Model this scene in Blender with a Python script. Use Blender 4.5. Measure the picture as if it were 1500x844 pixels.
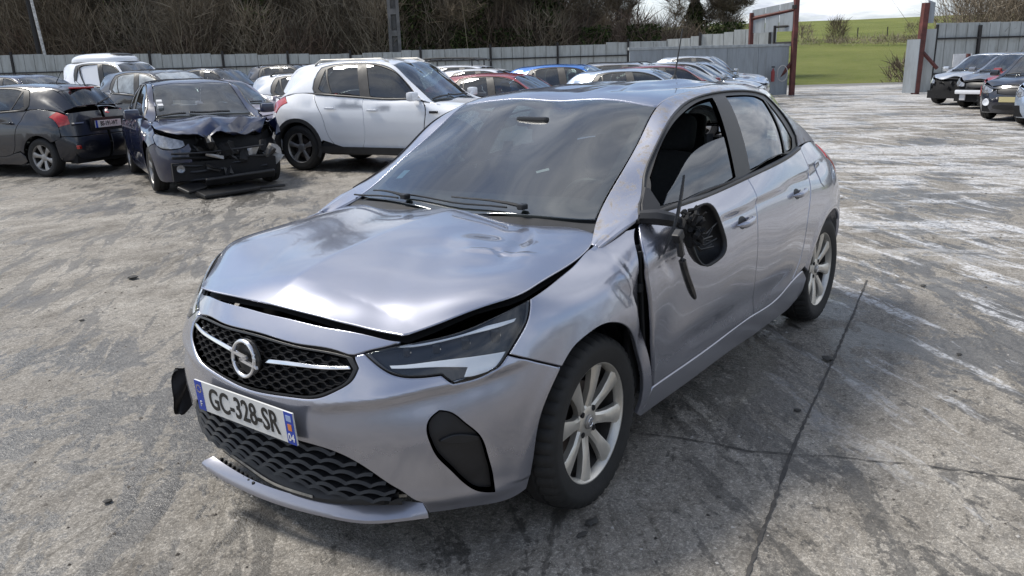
import bpy, bmesh, math, random
import numpy as np
from mathutils import Vector, Matrix
from mathutils.geometry import delaunay_2d_cdt
R = math.radians
rng = np.random.default_rng(7)
random.seed(7)
scn = bpy.context.scene
for o in list(bpy.data.objects): bpy.data.objects.remove(o)
COL = scn.collection

# ------------------------------------------------------------------ camera
CAM = np.array([2.239, 2.192, 1.522]); YAW, PITCH, ROLL = -2.491, -.268, -.029
cd = bpy.data.cameras.new('camera'); cam = bpy.data.objects.new('camera', cd); COL.objects.link(cam)
f_ = np.array([math.cos(PITCH)*math.cos(YAW), math.cos(PITCH)*math.sin(YAW), math.sin(PITCH)])
r_ = np.cross(f_, [0, 0, 1.]); r_ /= np.linalg.norm(r_); u_ = np.cross(r_, f_)
c_, s_ = math.cos(ROLL), math.sin(ROLL)
rr_, uu_ = c_*r_+s_*u_, -s_*r_+c_*u_
cam.matrix_world = Matrix(((rr_[0], uu_[0], -f_[0], CAM[0]), (rr_[1], uu_[1], -f_[1], CAM[1]), (rr_[2], uu_[2], -f_[2], CAM[2]), (0, 0, 0, 1)))
cd.sensor_width = 36; cd.lens = 1198.4/1500*36; cd.clip_start = .05; cd.clip_end = 2000
scn.camera = cam

# ------------------------------------------------------------------ sky, sun, exposure
SEEDZ = 0.0
SUN_AZ, SUN_EL = R(-74), R(54)          # azimuth measured from +x towards +y
w = bpy.data.worlds.new('World'); scn.world = w; w.use_nodes = True
nt = w.node_tree; nt.nodes.clear(); N = nt.nodes.new; L = nt.links.new
def mth(op, a, b=None, c=None):
    n = N('ShaderNodeMath'); n.operation = op
    for k, v in enumerate((a, b, c)):
        if v is None: continue
        if isinstance(v, (int, float)): n.inputs[k].default_value = v
        else: L(v, n.inputs[k])
    return n.outputs[0]
sky = N('ShaderNodeTexSky'); sky.sky_type = 'NISHITA'; sky.sun_disc = False
sky.sun_elevation = SUN_EL; sky.sun_rotation = R(90)-SUN_AZ; sky.altitude = 100; sky.dust_density = .6; sky.ozone_density = 1.5
tc = N('ShaderNodeTexCoord'); sx = N('ShaderNodeSeparateXYZ'); L(tc.outputs['Generated'], sx.inputs[0])
zz = mth('ADD', mth('MAXIMUM', sx.outputs[2], 0.0), .16)
cx = N('ShaderNodeCombineXYZ'); L(mth('DIVIDE', sx.outputs[0], zz), cx.inputs[0]); L(mth('DIVIDE', sx.outputs[1], zz), cx.inputs[1]); cx.inputs[2].default_value = SEEDZ
n1 = N('ShaderNodeTexNoise'); n1.inputs['Scale'].default_value = .8; n1.inputs['Detail'].default_value = 9; n1.inputs['Roughness'].default_value = .56; n1.inputs['Distortion'].default_value = .35
L(cx.outputs[0], n1.inputs['Vector'])
rp = N('ShaderNodeValToRGB'); rp.color_ramp.elements[0].position = .44; rp.color_ramp.elements[1].position = .57; L(n1.outputs[0], rp.inputs[0])
n2 = N('ShaderNodeTexNoise'); n2.inputs['Scale'].default_value = 2.1; n2.inputs['Detail'].default_value = 8; n2.inputs['Roughness'].default_value = .6; L(cx.outputs[0], n2.inputs['Vector'])
rc = N('ShaderNodeValToRGB'); rc.color_ramp.elements[0].position = .36; rc.color_ramp.elements[1].position = .64
rc.color_ramp.elements[0].color = (3.5, 3.9, 4.7, 1); rc.color_ramp.elements[1].color = (8.6, 8.8, 9.2, 1); L(n2.outputs[0], rc.inputs[0])
hz = mth('MAXIMUM', mth('MULTIPLY_ADD', rp.outputs[0], .88, .12), mth('SUBTRACT', .95, mth('MULTIPLY', mth('ABSOLUTE', sx.outputs[2]), 5.5)))
mx = N('ShaderNodeMixRGB'); L(hz, mx.inputs[0]); L(sky.outputs[0], mx.inputs[1]); L(rc.outputs[0], mx.inputs[2])
bg = N('ShaderNodeBackground'); bg.inputs[1].default_value = .13; L(mx.outputs[0], bg.inputs[0])
wo = N('ShaderNodeOutputWorld'); L(bg.outputs[0], wo.inputs[0])
sl = bpy.data.lights.new('sun', 'SUN'); sl.energy = 3.3; sl.angle = R(14); sl.color = (1, .95, .87)
so = bpy.data.objects.new('sun', sl); COL.objects.link(so)
so.rotation_euler = Vector((math.cos(SUN_EL)*math.cos(SUN_AZ), math.cos(SUN_EL)*math.sin(SUN_AZ), math.sin(SUN_EL))).to_track_quat('Z', 'Y').to_euler()
vs = scn.view_settings; vs.view_transform = 'Standard'; vs.look = 'None'; vs.exposure = 0.22; vs.gamma = 1; vs.use_curve_mapping = False
scn.render.engine = 'CYCLES'; cy = scn.cycles; cy.max_bounces = 7; cy.diffuse_bounces = 2; cy.glossy_bounces = 4; cy.transmission_bounces = 4; cy.transparent_max_bounces = 10; cy.caustics_reflective = False; cy.caustics_refractive = False
scn.render.resolution_x, scn.render.resolution_y = 1024, 576

# ------------------------------------------------------------------ helpers
MATS = {}
class G:                                     # tiny node-graph helper
    def __init__(s, name):
        s.m = bpy.data.materials.new(name); s.m.use_nodes = True; s.t = s.m.node_tree; s.t.nodes.clear()
        s.out = s.n('ShaderNodeOutputMaterial')
    def n(s, t, **k):
        o = s.t.nodes.new(t)
        for a, v in k.items():
            if hasattr(o, a): setattr(o, a, v)
            else: s.set(o, a, v)
        return o
    def set(s, o, i, v):
        if isinstance(v, bpy.types.NodeSocket): s.t.links.new(v, o.inputs[i])
        else: o.inputs[i].default_value = v
    def bsdf(s, **k):
        b = s.n('ShaderNodeBsdfPrincipled')
        for a, v in k.items():
            a = {'col': 'Base Color', 'rough': 'Roughness', 'metal': 'Metallic', 'coat': 'Coat Weight', 'coatr': 'Coat Roughness', 'spec': 'Specular IOR Level', 'alpha': 'Alpha', 'trans': 'Transmission Weight', 'ior': 'IOR', 'normal': 'Normal', 'emit': 'Emission Color', 'emits': 'Emission Strength'}[a]
            if isinstance(v, tuple) and len(v) == 3: v = (*v, 1)
            s.set(b, a, v)
        return b
    def fin(s, sh): s.t.links.new(sh, s.out.inputs[0]); return s.m
    def obj(s): return s.n('ShaderNodeTexCoord').outputs['Object']
    def pos(s): return s.n('ShaderNodeNewGeometry').outputs['Position']
    def noise(s, vec, scale, detail=4, rough=.55, dist=0.0, sc=None):
        if sc is not None:
            mp = s.n('ShaderNodeMapping'); mp.vector_type = 'TEXTURE'; s.t.links.new(vec, mp.inputs[0]); mp.inputs['Scale'].default_value = sc[:3]
            if len(sc) > 3: mp.inputs['Rotation'].default_value = (0, 0, sc[3])
            vec = mp.outputs[0]
        o = s.n('ShaderNodeTexNoise'); s.t.links.new(vec, o.inputs['Vector'])
        o.inputs['Scale'].default_value = scale; o.inputs['Detail'].default_value = detail; o.inputs['Roughness'].default_value = rough; o.inputs['Distortion'].default_value = dist
        return o.outputs[0]
    def ramp(s, v, a, b, ca=(0, 0, 0, 1), cb=(1, 1, 1, 1), mid=None):
        o = s.n('ShaderNodeValToRGB'); s.t.links.new(v, o.inputs[0]); e = o.color_ramp.elements
        e[0].position, e[1].position = a, b; e[0].color = ca if len(ca) == 4 else (*ca, 1); e[1].color = cb if len(cb) == 4 else (*cb, 1)
        return o.outputs[0]
    def mix(s, f, a, b, mode='MIX'):
        o = s.n('ShaderNodeMixRGB'); o.blend_type = mode
        for i, v in enumerate((f, a, b)):
            if isinstance(v, tuple) and len(v) == 3: v = (*v, 1)
            s.set(o, i, v)
        return o.outputs[0]
    def m1(s, op, a, b=0.0):
        o = s.n('ShaderNodeMath'); o.operation = op; s.set(o, 0, a); s.set(o, 1, b); return o.outputs[0]
    def bump(s, h, st=.3, d=.01):
        o = s.n('ShaderNodeBump'); s.t.links.new(h, o.inputs['Height']); o.inputs['Strength'].default_value = st; o.inputs['Distance'].default_value = d
        return o.outputs[0]
def simple(name, col, rough=.5, metal=0.0, coat=0.0, var=.0, scale=6., spec=.5, bump=0.0):
    if name in MATS: return MATS[name]
    g = G(name); c = (*col, 1)
    nz = g.noise(g.obj(), scale, 6, .62)
    lo = tuple(max(0, v*(1-var)) for v in col); hi = tuple(v*(1+var) for v in col)
    cc = g.ramp(nz, .3, .7, lo, hi)
    rr = g.m1('ADD', g.m1('MULTIPLY', nz, .16), max(rough-.08, .02))
    k = dict(col=cc, rough=rr, metal=metal, coat=coat, coatr=.04, spec=spec)
    if bump: k['normal'] = g.bump(g.noise(g.obj(), scale*6, 4), bump, .005)
    MATS[name] = g.fin(g.bsdf(**k).outputs[0]); return MATS[name]

def paint(name, col, metal=.0, rough=.35, dirt=.25, flake=0.0):
    """car lacquer: base + clear coat, road dirt towards the sills, faint orange peel"""
    g = G(name); ob = g.obj()
    nz = g.noise(ob, 3.2, 7, .65)
    sp = g.n('ShaderNodeSeparateXYZ'); g.t.links.new(ob, sp.inputs[0])
    low = g.m1('SUBTRACT', 1.0, g.m1('MULTIPLY', sp.outputs[2], 1.7))
    dm = g.m1('MULTIPLY', g.ramp(g.m1('ADD', g.m1('MULTIPLY', low, .62), g.m1('MULTIPLY', nz, .55)), .42, .85), dirt*1.6)
    fine = g.ramp(g.noise(ob, 22, 6, .7), .45, .75)
    dm2 = g.m1('MINIMUM', g.m1('ADD', dm, g.m1('MULTIPLY', fine, dirt*.10)), 1.0)
    cc = g.mix(dm2, (*col, 1), (.19, .165, .14, 1))
    if flake:
        fl = g.noise(ob, 900, 1, .5); cc = g.mix(g.m1('MULTIPLY', g.ramp(fl, .5, .8), flake), cc, (.8, .8, .85, 1))
    b = g.bsdf(col=cc, metal=g.m1('MULTIPLY', g.m1('SUBTRACT', 1.0, dm2), metal), rough=g.m1('ADD', rough, g.m1('MULTIPLY', dm2, .3)), coat=g.m1('SUBTRACT', 1.0, g.m1('MINIMUM', g.m1('MULTIPLY', dm2, 1.3), 1.0)), coatr=.035)
    return g.fin(b.outputs[0])

def glass_mat(name, tint=(.55, .6, .58), f0=.05, streak=.06):
    g = G(name); lw_ = g.n('ShaderNodeLayerWeight'); lw_.inputs[0].default_value = .5
    fr = g.n('ShaderNodeMath'); fr.operation = 'MULTIPLY_ADD'; g.t.links.new(g.m1('POWER', lw_.outputs['Facing'], 4.2), fr.inputs[0]); fr.inputs[1].default_value = 1-f0; fr.inputs[2].default_value = f0
    tr = g.n('ShaderNodeBsdfTransparent'); tr.inputs[0].default_value = (*tint, 1)
    gl = g.n('ShaderNodeBsdfGlossy'); gl.inputs['Roughness'].default_value = .015; gl.inputs[0].default_value = (.95, .97, 1, 1)
    df = g.n('ShaderNodeBsdfDiffuse'); df.inputs[0].default_value = (.32, .33, .32, 1)
    dust = g.m1('MULTIPLY', g.ramp(g.noise(g.obj(), 5, 7, .7), .35, .8), streak)
    a = g.n('ShaderNodeMixShader'); g.t.links.new(dust, a.inputs[0]); g.t.links.new(tr.outputs[0], a.inputs[1]); g.t.links.new(df.outputs[0], a.inputs[2])
    b = g.n('ShaderNodeMixShader'); g.t.links.new(fr.outputs[0], b.inputs[0]); g.t.links.new(a.outputs[0], b.inputs[1]); g.t.links.new(gl.outputs[0], b.inputs[2])
    return g.fin(b.outputs[0])

def link(o, parent=None):
    COL.objects.link(o)
    if parent: o.parent = parent
    return o
def tag(o, label=None, cat=None, group=None, kind=None):
    for k, v in (('label', label), ('category', cat), ('group', group), ('kind', kind)):
        if v: o[k] = v
    return o
def empty(name, loc=(0, 0, 0), rz=0.0):
    o = bpy.data.objects.new(name, None); o.location = loc; o.rotation_euler = (0, 0, rz); o.empty_display_size = .2
    return link(o)
def mk(name, V, F, mat, parent=None, smooth=False, nrm=None):
    me = bpy.data.meshes.new(name)
    V = np.asarray(V, float)
    me.from_pydata(V.tolist(), [], [tuple(int(i) for i in f) for f in F])
    if mat: me.materials.append(mat)
    if smooth or nrm is not None: me.shade_smooth()
    if nrm is not None: me.normals_split_custom_set_from_vertices([tuple(n) for n in np.asarray(nrm)])
    me.update()
    return link(bpy.data.objects.new(name, me), parent)
def mkf(name, V, T, mat, parent=None, smooth=False):          # fast numpy mesh of equal-sized polygons
    me = bpy.data.meshes.new(name); V = np.asarray(V, np.float32); T = np.asarray(T, np.int32); k = T.shape[1]
    me.vertices.add(len(V)); me.vertices.foreach_set('co', V.ravel())
    me.loops.add(T.size); me.loops.foreach_set('vertex_index', T.ravel())
    me.polygons.add(len(T)); me.polygons.foreach_set('loop_start', np.arange(0, T.size, k, dtype=np.int32)); me.polygons.foreach_set('loop_total', np.full(len(T), k, np.int32))
    if mat: me.materials.append(mat)
    me.update(calc_edges=True)
    if smooth: me.shade_smooth()
    return link(bpy.data.objects.new(name, me), parent)
class MB:                                     # collects simple solids into one mesh
    def __init__(s): s.V = []; s.F = []
    def add(s, V, F):
        b = len(s.V); s.V += [tuple(v) for v in V]; s.F += [tuple(i+b for i in f) for f in F]; return s
    def box(s, c, d, rot=None, bev=0.0):
        bm = bmesh.new(); bmesh.ops.create_cube(bm, size=1)
        for v in bm.verts: v.co = Vector((v.co.x*d[0], v.co.y*d[1], v.co.z*d[2]))
        if bev: bmesh.ops.bevel(bm, geom=bm.edges[:], offset=bev, segments=2, affect='EDGES', profile=.6)
        M = rot.to_matrix() if rot is not None and hasattr(rot, 'to_matrix') else (rot or Matrix.Identity(3))
        bm.verts.index_update(); V = [M @ v.co+Vector(c) for v in bm.verts]; F = [[v.index for v in f.verts] for f in bm.faces]; bm.free()
        return s.add(V, F)
    def tube(s, P, r, n=8, cap=True):
        P = [Vector(p) for p in P]; r = r if isinstance(r, (list, tuple, np.ndarray)) else [r]*len(P)
        V = []; ref = Vector((0, 0, 1))
        for i, p in enumerate(P):
            t = (P[min(i+1, len(P)-1)]-P[max(i-1, 0)]).normalized()
            a = t.cross(ref if abs(t.dot(ref)) < .95 else Vector((1, 0, 0))).normalized(); b = t.cross(a)
            for k in range(n):
                q = 2*math.pi*k/n; V.append(p+(a*math.cos(q)+b*math.sin(q))*r[i])
        F = [(i*n+k, i*n+(k+1) % n, (i+1)*n+(k+1) % n, (i+1)*n+k) for i in range(len(P)-1) for k in range(n)]
        if cap: F += [tuple(range(n-1, -1, -1)), tuple(range((len(P)-1)*n, len(P)*n))]
        return s.add(V, F)
    def lathe(s, prof, n=32, axis='y', c=(0, 0, 0), closed=False):
        V = []; m = len(prof)
        for k in range(n):
            q = 2*math.pi*k/n
            for a, r in prof:
                x, z = r*math.cos(q), r*math.sin(q)
                V.append((c[0]+x, c[1]+a, c[2]+z) if axis == 'y' else ((c[0]+a, c[1]+x, c[2]+z) if axis == 'x' else (c[0]+x, c[1]+z, c[2]+a)))
        F = []
        for k in range(n):
            k2 = (k+1) % n
            for i in range(m if closed else m-1):
                j = (i+1) % m; F.append((k*m+i, k*m+j, k2*m+j, k2*m+i))
        return s.add(V, F)
    def build(s, name, mat, parent=None, smooth=False): return mk(name, s.V, s.F, mat, parent, smooth)
def grid_faces(nu, nv): return [(i*nv+j, (i+1)*nv+j, (i+1)*nv+j+1, i*nv+j+1) for i in range(nu-1) for j in range(nv-1)]
def autosmooth(o, ang=40):
    me = o.data; me.shade_smooth()
    if hasattr(me, 'set_sharp_from_angle'): me.set_sharp_from_angle(angle=R(ang))
    return o
def text_mesh(txt, size, name, mat, parent, M, extrude=.0008, xs=1.0, bold=0.0):
    cu = bpy.data.curves.new(name, 'FONT'); cu.body = txt; cu.size = size; cu.extrude = extrude; cu.align_x = 'CENTER'; cu.align_y = 'CENTER'; cu.offset = bold; cu.resolution_u = 4
    t = bpy.data.objects.new(name, cu); COL.objects.link(t); bpy.context.view_layer.update()
    me = bpy.data.meshes.new_from_object(t.evaluated_get(bpy.context.evaluated_depsgraph_get()))
    bpy.data.objects.remove(t); bpy.data.curves.remove(cu)
    me.transform(M @ Matrix.Diagonal((xs, 1, 1, 1))); me.materials.clear(); me.materials.append(mat); me.name = name
    return link(bpy.data.objects.new(name, me), parent)
# ground-plane frame of the yard: right-hand and depth directions, used to lay rows of cars and fences out
DEP = np.array([math.cos(YAW), math.sin(YAW)]); RGT = np.array([math.sin(YAW), -math.cos(YAW)])
def gp(a, d):                                # a metres to the right, d metres deep, seen from the yard entrance
    return CAM[:2]+RGT*a+DEP*d
# ------------------------------------------------------------------ car body surfaces
def spl(t, Y, tt):
    t = np.asarray(t, float); Y = np.asarray(Y, float); n = len(t); h = np.diff(t)
    A = np.zeros((n, n)); B = np.zeros((n, Y.shape[1])); A[0, 0] = A[-1, -1] = 1
    for i in range(1, n-1):
        A[i, i-1] = h[i-1]; A[i, i] = 2*(h[i-1]+h[i]); A[i, i+1] = h[i]
        B[i] = 6*((Y[i+1]-Y[i])/h[i]-(Y[i]-Y[i-1])/h[i-1])
    Mm = np.linalg.solve(A, B)
    i = np.clip(np.searchsorted(t, tt)-1, 0, n-2); hh = h[i][:, None]; a = ((t[i+1]-tt)[:, None])/hh; b = 1-a
    return a*Y[i]+b*Y[i+1]+((a**3-a)*Mm[i]+(b**3-b)*Mm[i+1])*hh**2/6
class Surf:
    def __init__(s, Gd, nu, nv, fx=None):
        Gd = np.array(Gd, float)
        du = np.linalg.norm(np.diff(Gd, axis=0), axis=2).mean(1); dv = np.linalg.norm(np.diff(Gd, axis=1), axis=2).mean(0)
        tu = np.r_[0, np.cumsum(du)]; tv = np.r_[0, np.cumsum(dv)]; tu /= tu[-1]; tv /= tv[-1]
        s.nu, s.nv = nu, nv
        T = spl(tu, Gd.reshape(len(Gd), -1), np.linspace(0, 1, nu)).reshape(nu, Gd.shape[1], 3)
        T = T.transpose(1, 0, 2).reshape(Gd.shape[1], -1)
        s.P = spl(tv, T, np.linspace(0, 1, nv)).reshape(nv, nu, 3).transpose(1, 0, 2).copy()
        s.P0 = s.P.copy(); s.norm()
        if fx: s.P = fx(s.P, s.N); s.norm()
    def norm(s):
        Nn = np.cross(np.gradient(s.P, axis=0), np.gradient(s.P, axis=1))
        s.N = Nn/np.maximum(np.linalg.norm(Nn, axis=2, keepdims=True), 1e-12)
    def bl(s, A, uv):
        u = np.clip(uv[:, 0], 0, 1)*(s.nu-1); v = np.clip(uv[:, 1], 0, 1)*(s.nv-1)
        i = np.minimum(u.astype(int), s.nu-2); j = np.minimum(v.astype(int), s.nv-2); f = (u-i)[:, None]; g = (v-j)[:, None]
        return A[i, j]*(1-f)*(1-g)+A[i+1, j]*f*(1-g)+A[i, j+1]*(1-f)*g+A[i+1, j+1]*f*g
    def ev(s, uv): return s.bl(s.P, np.asarray(uv, float))
    def nr(s, uv):
        n = s.bl(s.N, np.asarray(uv, float)); return n/np.linalg.norm(n, axis=1, keepdims=True)
    def inv(s, Q):
        iu = np.unique(np.r_[np.arange(0, s.nu, 6), s.nu-1]); iv = np.unique(np.r_[np.arange(0, s.nv, 5), s.nv-1]); F = s.P0[np.ix_(iu, iv)].reshape(-1, 3); nc = len(iv); out = []
        for q in Q:
            i, j = divmod(int(((F-q)**2).sum(1).argmin()), nc); i, j = int(iu[i]), int(iv[j]); a0, b0 = max(i-7, 0), max(j-6, 0); Wn = s.P0[a0:i+8, b0:j+7]
            di, dj = divmod(int(((Wn-q)**2).sum(2).argmin()), Wn.shape[1]); i, j = a0+di, b0+dj
            i0, j0 = min(max(i, 1), s.nu-2), min(max(j, 1), s.nv-2)
            pu = (s.P0[i0+1, j0]-s.P0[i0-1, j0])/2; pv = (s.P0[i0, j0+1]-s.P0[i0, j0-1])/2
            d = np.linalg.lstsq(np.stack([pu, pv], 1), q-s.P0[i, j], rcond=None)[0]; d = np.clip(d, -.6, .6)
            out.append((min(max((i+d[0])/(s.nu-1), 0), 1), min(max((j+d[1])/(s.nv-1), 0), 1)))
        return np.array(out)
def smooth_loop(L2, sp, corner=34):
    """closed 2-D loop -> resampled, splined between detected corners"""
    n = len(L2); d0 = L2-np.roll(L2, 1, 0); d1 = np.roll(L2, -1, 0)-L2
    a = np.degrees(np.abs(np.arctan2(d0[:, 0]*d1[:, 1]-d0[:, 1]*d1[:, 0], (d0*d1).sum(1))))
    cs = [i for i in range(n) if a[i] > corner]
    if not cs: cs = [int(a.argmax())]
    out = []
    for k, c in enumerate(cs):
        e = cs[(k+1) % len(cs)]; idx = [c]
        while True:
            idx.append((idx[-1]+1) % n)
            if idx[-1] == e: break
        Q = L2[idx]; t = np.r_[0, np.cumsum(np.linalg.norm(np.diff(Q, axis=0), axis=1))]; m = max(1, int(round(t[-1]/sp)))
        tt = np.linspace(0, t[-1], m+1)[:-1]
        out.append(spl(t, Q, tt) if len(Q) > 2 else Q[0]+(Q[1]-Q[0])*(tt/t[-1])[:, None])
    return np.concatenate(out)
def area2(L2): return .5*(L2[:, 0]*np.roll(L2[:, 1], -1)-np.roll(L2[:, 0], -1)*L2[:, 1]).sum()
def offs(L2, g):
    """move a CCW loop inwards by g"""
    t0 = L2-np.roll(L2, 1, 0); t1 = np.roll(L2, -1, 0)-L2
    t0 /= np.maximum(np.linalg.norm(t0, axis=1, keepdims=True), 1e-9); t1 /= np.maximum(np.linalg.norm(t1, axis=1, keepdims=True), 1e-9)
    n0 = np.stack([-t0[:, 1], t0[:, 0]], 1); n1 = np.stack([-t1[:, 1], t1[:, 0]], 1); b = n0+n1
    b /= np.maximum(np.linalg.norm(b, axis=1, keepdims=True), 1e-9)
    return L2+b*g/np.maximum((b*n0).sum(1, keepdims=True), .55)
def pip(pts, poly):
    x, y = pts[:, 0], pts[:, 1]; c = np.zeros(len(pts), bool); a = poly; b = np.roll(poly, -1, 0)
    for (x0, y0), (x1, y1) in zip(a, b):
        if y0 == y1: continue
        m = ((y0 > y) != (y1 > y)) & (x < (x1-x0)*(y-y0)/(y1-y0)+x0); c ^= m
    return c
def panel(S, loop, holes=(), sp=.03, gap=.0022, flange=.016, offset=0.0, rnd=.0025, mirror=False, hole_flange=None, corner=34):
    """trim a piece out of surface S: outline given as points near the surface. -> verts, faces, normals"""
    m = np.array([1, -1, 1]) if mirror else np.ones(3)
    uvs = [S.inv(np.array(l, float)*m) for l in (loop, *holes)]
    c = uvs[0]; du = 4e-3
    Lu = np.linalg.norm(S.bl(S.P0, np.clip(c+[du, 0], 0, 1))-S.bl(S.P0, np.clip(c-[du, 0], 0, 1)), axis=1).mean()/(2*du)
    Lv = np.linalg.norm(S.bl(S.P0, np.clip(c+[0, du], 0, 1))-S.bl(S.P0, np.clip(c-[0, du], 0, 1)), axis=1).mean()/(2*du)
    sc = np.array([Lu, Lv]); loops = []
    for k, q in enumerate(uvs):
        l = smooth_loop(q*sc, sp*.8, corner)
        if area2(l) < 0: l = l[::-1]
        l = offs(l, gap+rnd if k == 0 else -(gap+rnd)); loops.append(l)
    lo = loops[0].min(0); hi = loops[0].max(0)
    gx, gy = np.meshgrid(np.arange(lo[0]+sp*.5, hi[0], sp), np.arange(lo[1]+sp*.5, hi[1], sp*.92)); gx = gx+(np.arange(gx.shape[0])[:, None] % 2)*sp*.5
    pts = np.stack([gx.ravel(), gy.ravel()], 1)
    ok = pip(pts, loops[0])
    for l in loops[1:]: ok &= ~pip(pts, l)
    pts = pts[ok]
    B = np.concatenate(loops)
    if len(pts):
        keep = np.ones(len(pts), bool)
        for k0 in range(0, len(pts), 400): keep[k0:k0+400] = (((pts[k0:k0+400, None]-B[None])**2).sum(2) > (sp*.5)**2).all(1)
        pts = pts[keep]
    A = np.concatenate([B, pts]) if len(pts) else B
    E = []; st = 0; rings = []
    for l in loops:
        k = len(l); E += [(st+i, st+(i+1) % k) for i in range(k)]; rings.append(list(range(st, st+k))); st += k
    v2, e2, f2, ov, oe, of = delaunay_2d_cdt([Vector(p) for p in A], E, [], 0, 1e-7)
    v2 = np.array([tuple(v) for v in v2]); F = np.array(f2)
    mp = {}
    for i, o in enumerate(ov):
        for q in o: mp[q] = i
    cen = v2[F].mean(1); ok = pip(cen, loops[0])
    for l in loops[1:]: ok &= ~pip(cen, l)
    F = F[ok]
    uv = v2/sc; V = S.ev(uv); Nn = S.nr(uv); V = V+Nn*offset
    fn = np.cross(V[F[:, 1]]-V[F[:, 0]], V[F[:, 2]]-V[F[:, 0]]); fl = (fn*Nn[F[:, 0]]).sum(1) < 0; F[fl] = F[fl][:, ::-1]
    V = list(V); NN = list(Nn); Fl = [tuple(f) for f in F]
    if flange:
        for k, r in enumerate(rings):
            idx = [mp[q] for q in r]; l = loops[k]
            for lvl, (dd, dep, wn) in enumerate((((rnd, rnd, .7), (rnd, flange, 0.0)))):
                ol = offs(l, -dd if k == 0 else dd); u3 = ol/sc; P = S.ev(u3); n = S.nr(u3)
                Pb = np.array([V[i] for i in idx]) if lvl == 0 else None
                if lvl == 0: base = np.array([V[i] for i in idx]); od = P-(base-n*offset); od /= np.maximum(np.linalg.norm(od, axis=1, keepdims=True), 1e-9)
                P = P+n*(offset-dep); s0 = len(V); V += list(P); nn = n*wn+od*(1-wn*.5); nn /= np.linalg.norm(nn, axis=1, keepdims=True); NN += list(nn)
                q = len(idx)
                for i in range(q):
                    a, b = idx[i], idx[(i+1) % q]; c2, d2 = s0+(i+1) % q, s0+i
                    Fl.append((a, d2, c2, b) if k == 0 else (a, d2, c2, b))
                idx = list(range(s0, s0+q))
    return np.array(V), Fl, np.array(NN)
def merge(*ps):
    V = []; F = []; Nn = []; b = 0
    for v, f, n in ps:
        V.append(v); Nn.append(n); F += [tuple(i+b for i in q) for q in f]; b += len(v)
    return np.concatenate(V), F, np.concatenate(Nn)

PLAN = [(.805,0),(.797,.18),(.77,.36),(.705,.53),(.615,.655),(.50,.755),(.37,.82),(.2,.855),(0,.872),(-.2,.877),(-.42,.879),(-.9,.8825),(-1.45,.8825),(-2.0,.88),(-2.4,.872),(-2.72,.85),(-2.97,.79),(-3.115,.66),(-3.2,.4),(-3.215,0)]
FR = [(.07,.15),(.025,.25),(.008,.36),(0,.46),(.012,.55),(.035,.63),(.07,.70),(.135,.78)]
SD = lambda ti, tz: [(.07,.19),(.045,.27),(.02,.40),(.006,.53),(0,.65),(.004,.76),(.02+.2*max(ti-.08,0),.87),(ti,tz)]
RR = [(.08,.25),(.03,.33),(0,.43),(0,.53),(.02,.63),(.05,.75),(.08,.87),(.12,1.0)]
ROWS = [FR,FR,[(.07,.155),(.025,.25),(.008,.355),(0,.45),(.012,.54),(.035,.62),(.07,.69),(.13,.77)],
 [(.07,.16),(.03,.25),(.01,.35),(0,.45),(.01,.54),(.03,.61),(.065,.68),(.125,.752)],
 [(.07,.165),(.035,.25),(.012,.35),(0,.45),(.01,.54),(.03,.62),(.07,.70),(.14,.772)],
 [(.065,.17),(.035,.26),(.015,.35),(.003,.45),(.003,.55),(.022,.635),(.055,.72),(.12,.80)],
 [(.06,.175),(.035,.26),(.015,.36),(.004,.46),(0,.56),(.012,.65),(.04,.74),(.085,.826)],
 [(.055,.18),(.035,.26),(.015,.37),(.004,.48),(0,.58),(.006,.67),(.03,.76),(.09,.842)],
 [(.06,.185),(.04,.265),(.018,.38),(.004,.50),(0,.60),(.006,.69),(.035,.785),(.125,.868)],
 [(.065,.19),(.042,.27),(.02,.39),(.005,.52),(0,.63),(.006,.73),(.04,.83),(.155,.905)],
 SD(.105,.955),SD(.088,.972),SD(.083,1.0),SD(.098,1.03),SD(.15,1.045),
 [(.07,.22),(.045,.30),(.02,.42),(.005,.54),(0,.65),(.014,.77),(.065,.90),(.175,1.035)],
 [(.075,.24),(.045,.32),(.02,.43),(.01,.54),(.015,.65),(.035,.77),(.085,.90),(.19,1.01)],RR,RR,RR]
UPC = [((-.17,.742,.892),(-.18,.722,.899),(-.20,.695,.893),(-.14,0,.918)),
 ((-.33,.768,.945),(-.365,.715,.960),(-.338,.636,.954),(-.24,0,.943)),
 ((-.50,.783,.96),(-.615,.683,1.080),(-.56,.598,1.080),(-.50,0,1.085)),
 ((-.76,.792,.97),(-.84,.645,1.233),(-.80,.563,1.215),(-.745,0,1.213)),
 ((-1.0,.797,.978),(-1.03,.615,1.305),(-1.0,.535,1.328),(-1.03,0,1.343)),
 ((-1.3,.80,.99),(-1.3,.607,1.34),(-1.3,.52,1.371),(-1.32,0,1.396)),
 ((-1.65,.80,1.012),(-1.65,.595,1.350),(-1.65,.51,1.385),(-1.66,0,1.408)),
 ((-2.0,.782,1.03),(-2.0,.578,1.340),(-2.0,.50,1.377),(-2.02,0,1.404)),
 ((-2.35,.727,1.045),(-2.33,.55,1.295),(-2.36,.478,1.343),(-2.4,0,1.382)),
 ((-2.7,.68,1.035),(-2.62,.525,1.20),(-2.70,.445,1.27),(-2.75,0,1.332)),
 ((-2.95,.62,.985),(-2.88,.545,1.02),(-2.97,.46,1.055),(-3.05,0,1.085))]
HDC = [((.67,.78),(.60,.52,.75)),((.59,.825),(.44,.645,.787)),((.45,.868),(.297,.755,.823)),((.25,.902),(.10,.755,.85)),((.05,.925),(-.08,.735,.868)),((-.12,.938),(-.20,.705,.885)),((-.27,.946),(-.30,.66,.905))]
def mirrow(r): return [(x, -y, z) for x, y, z in r]
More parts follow.
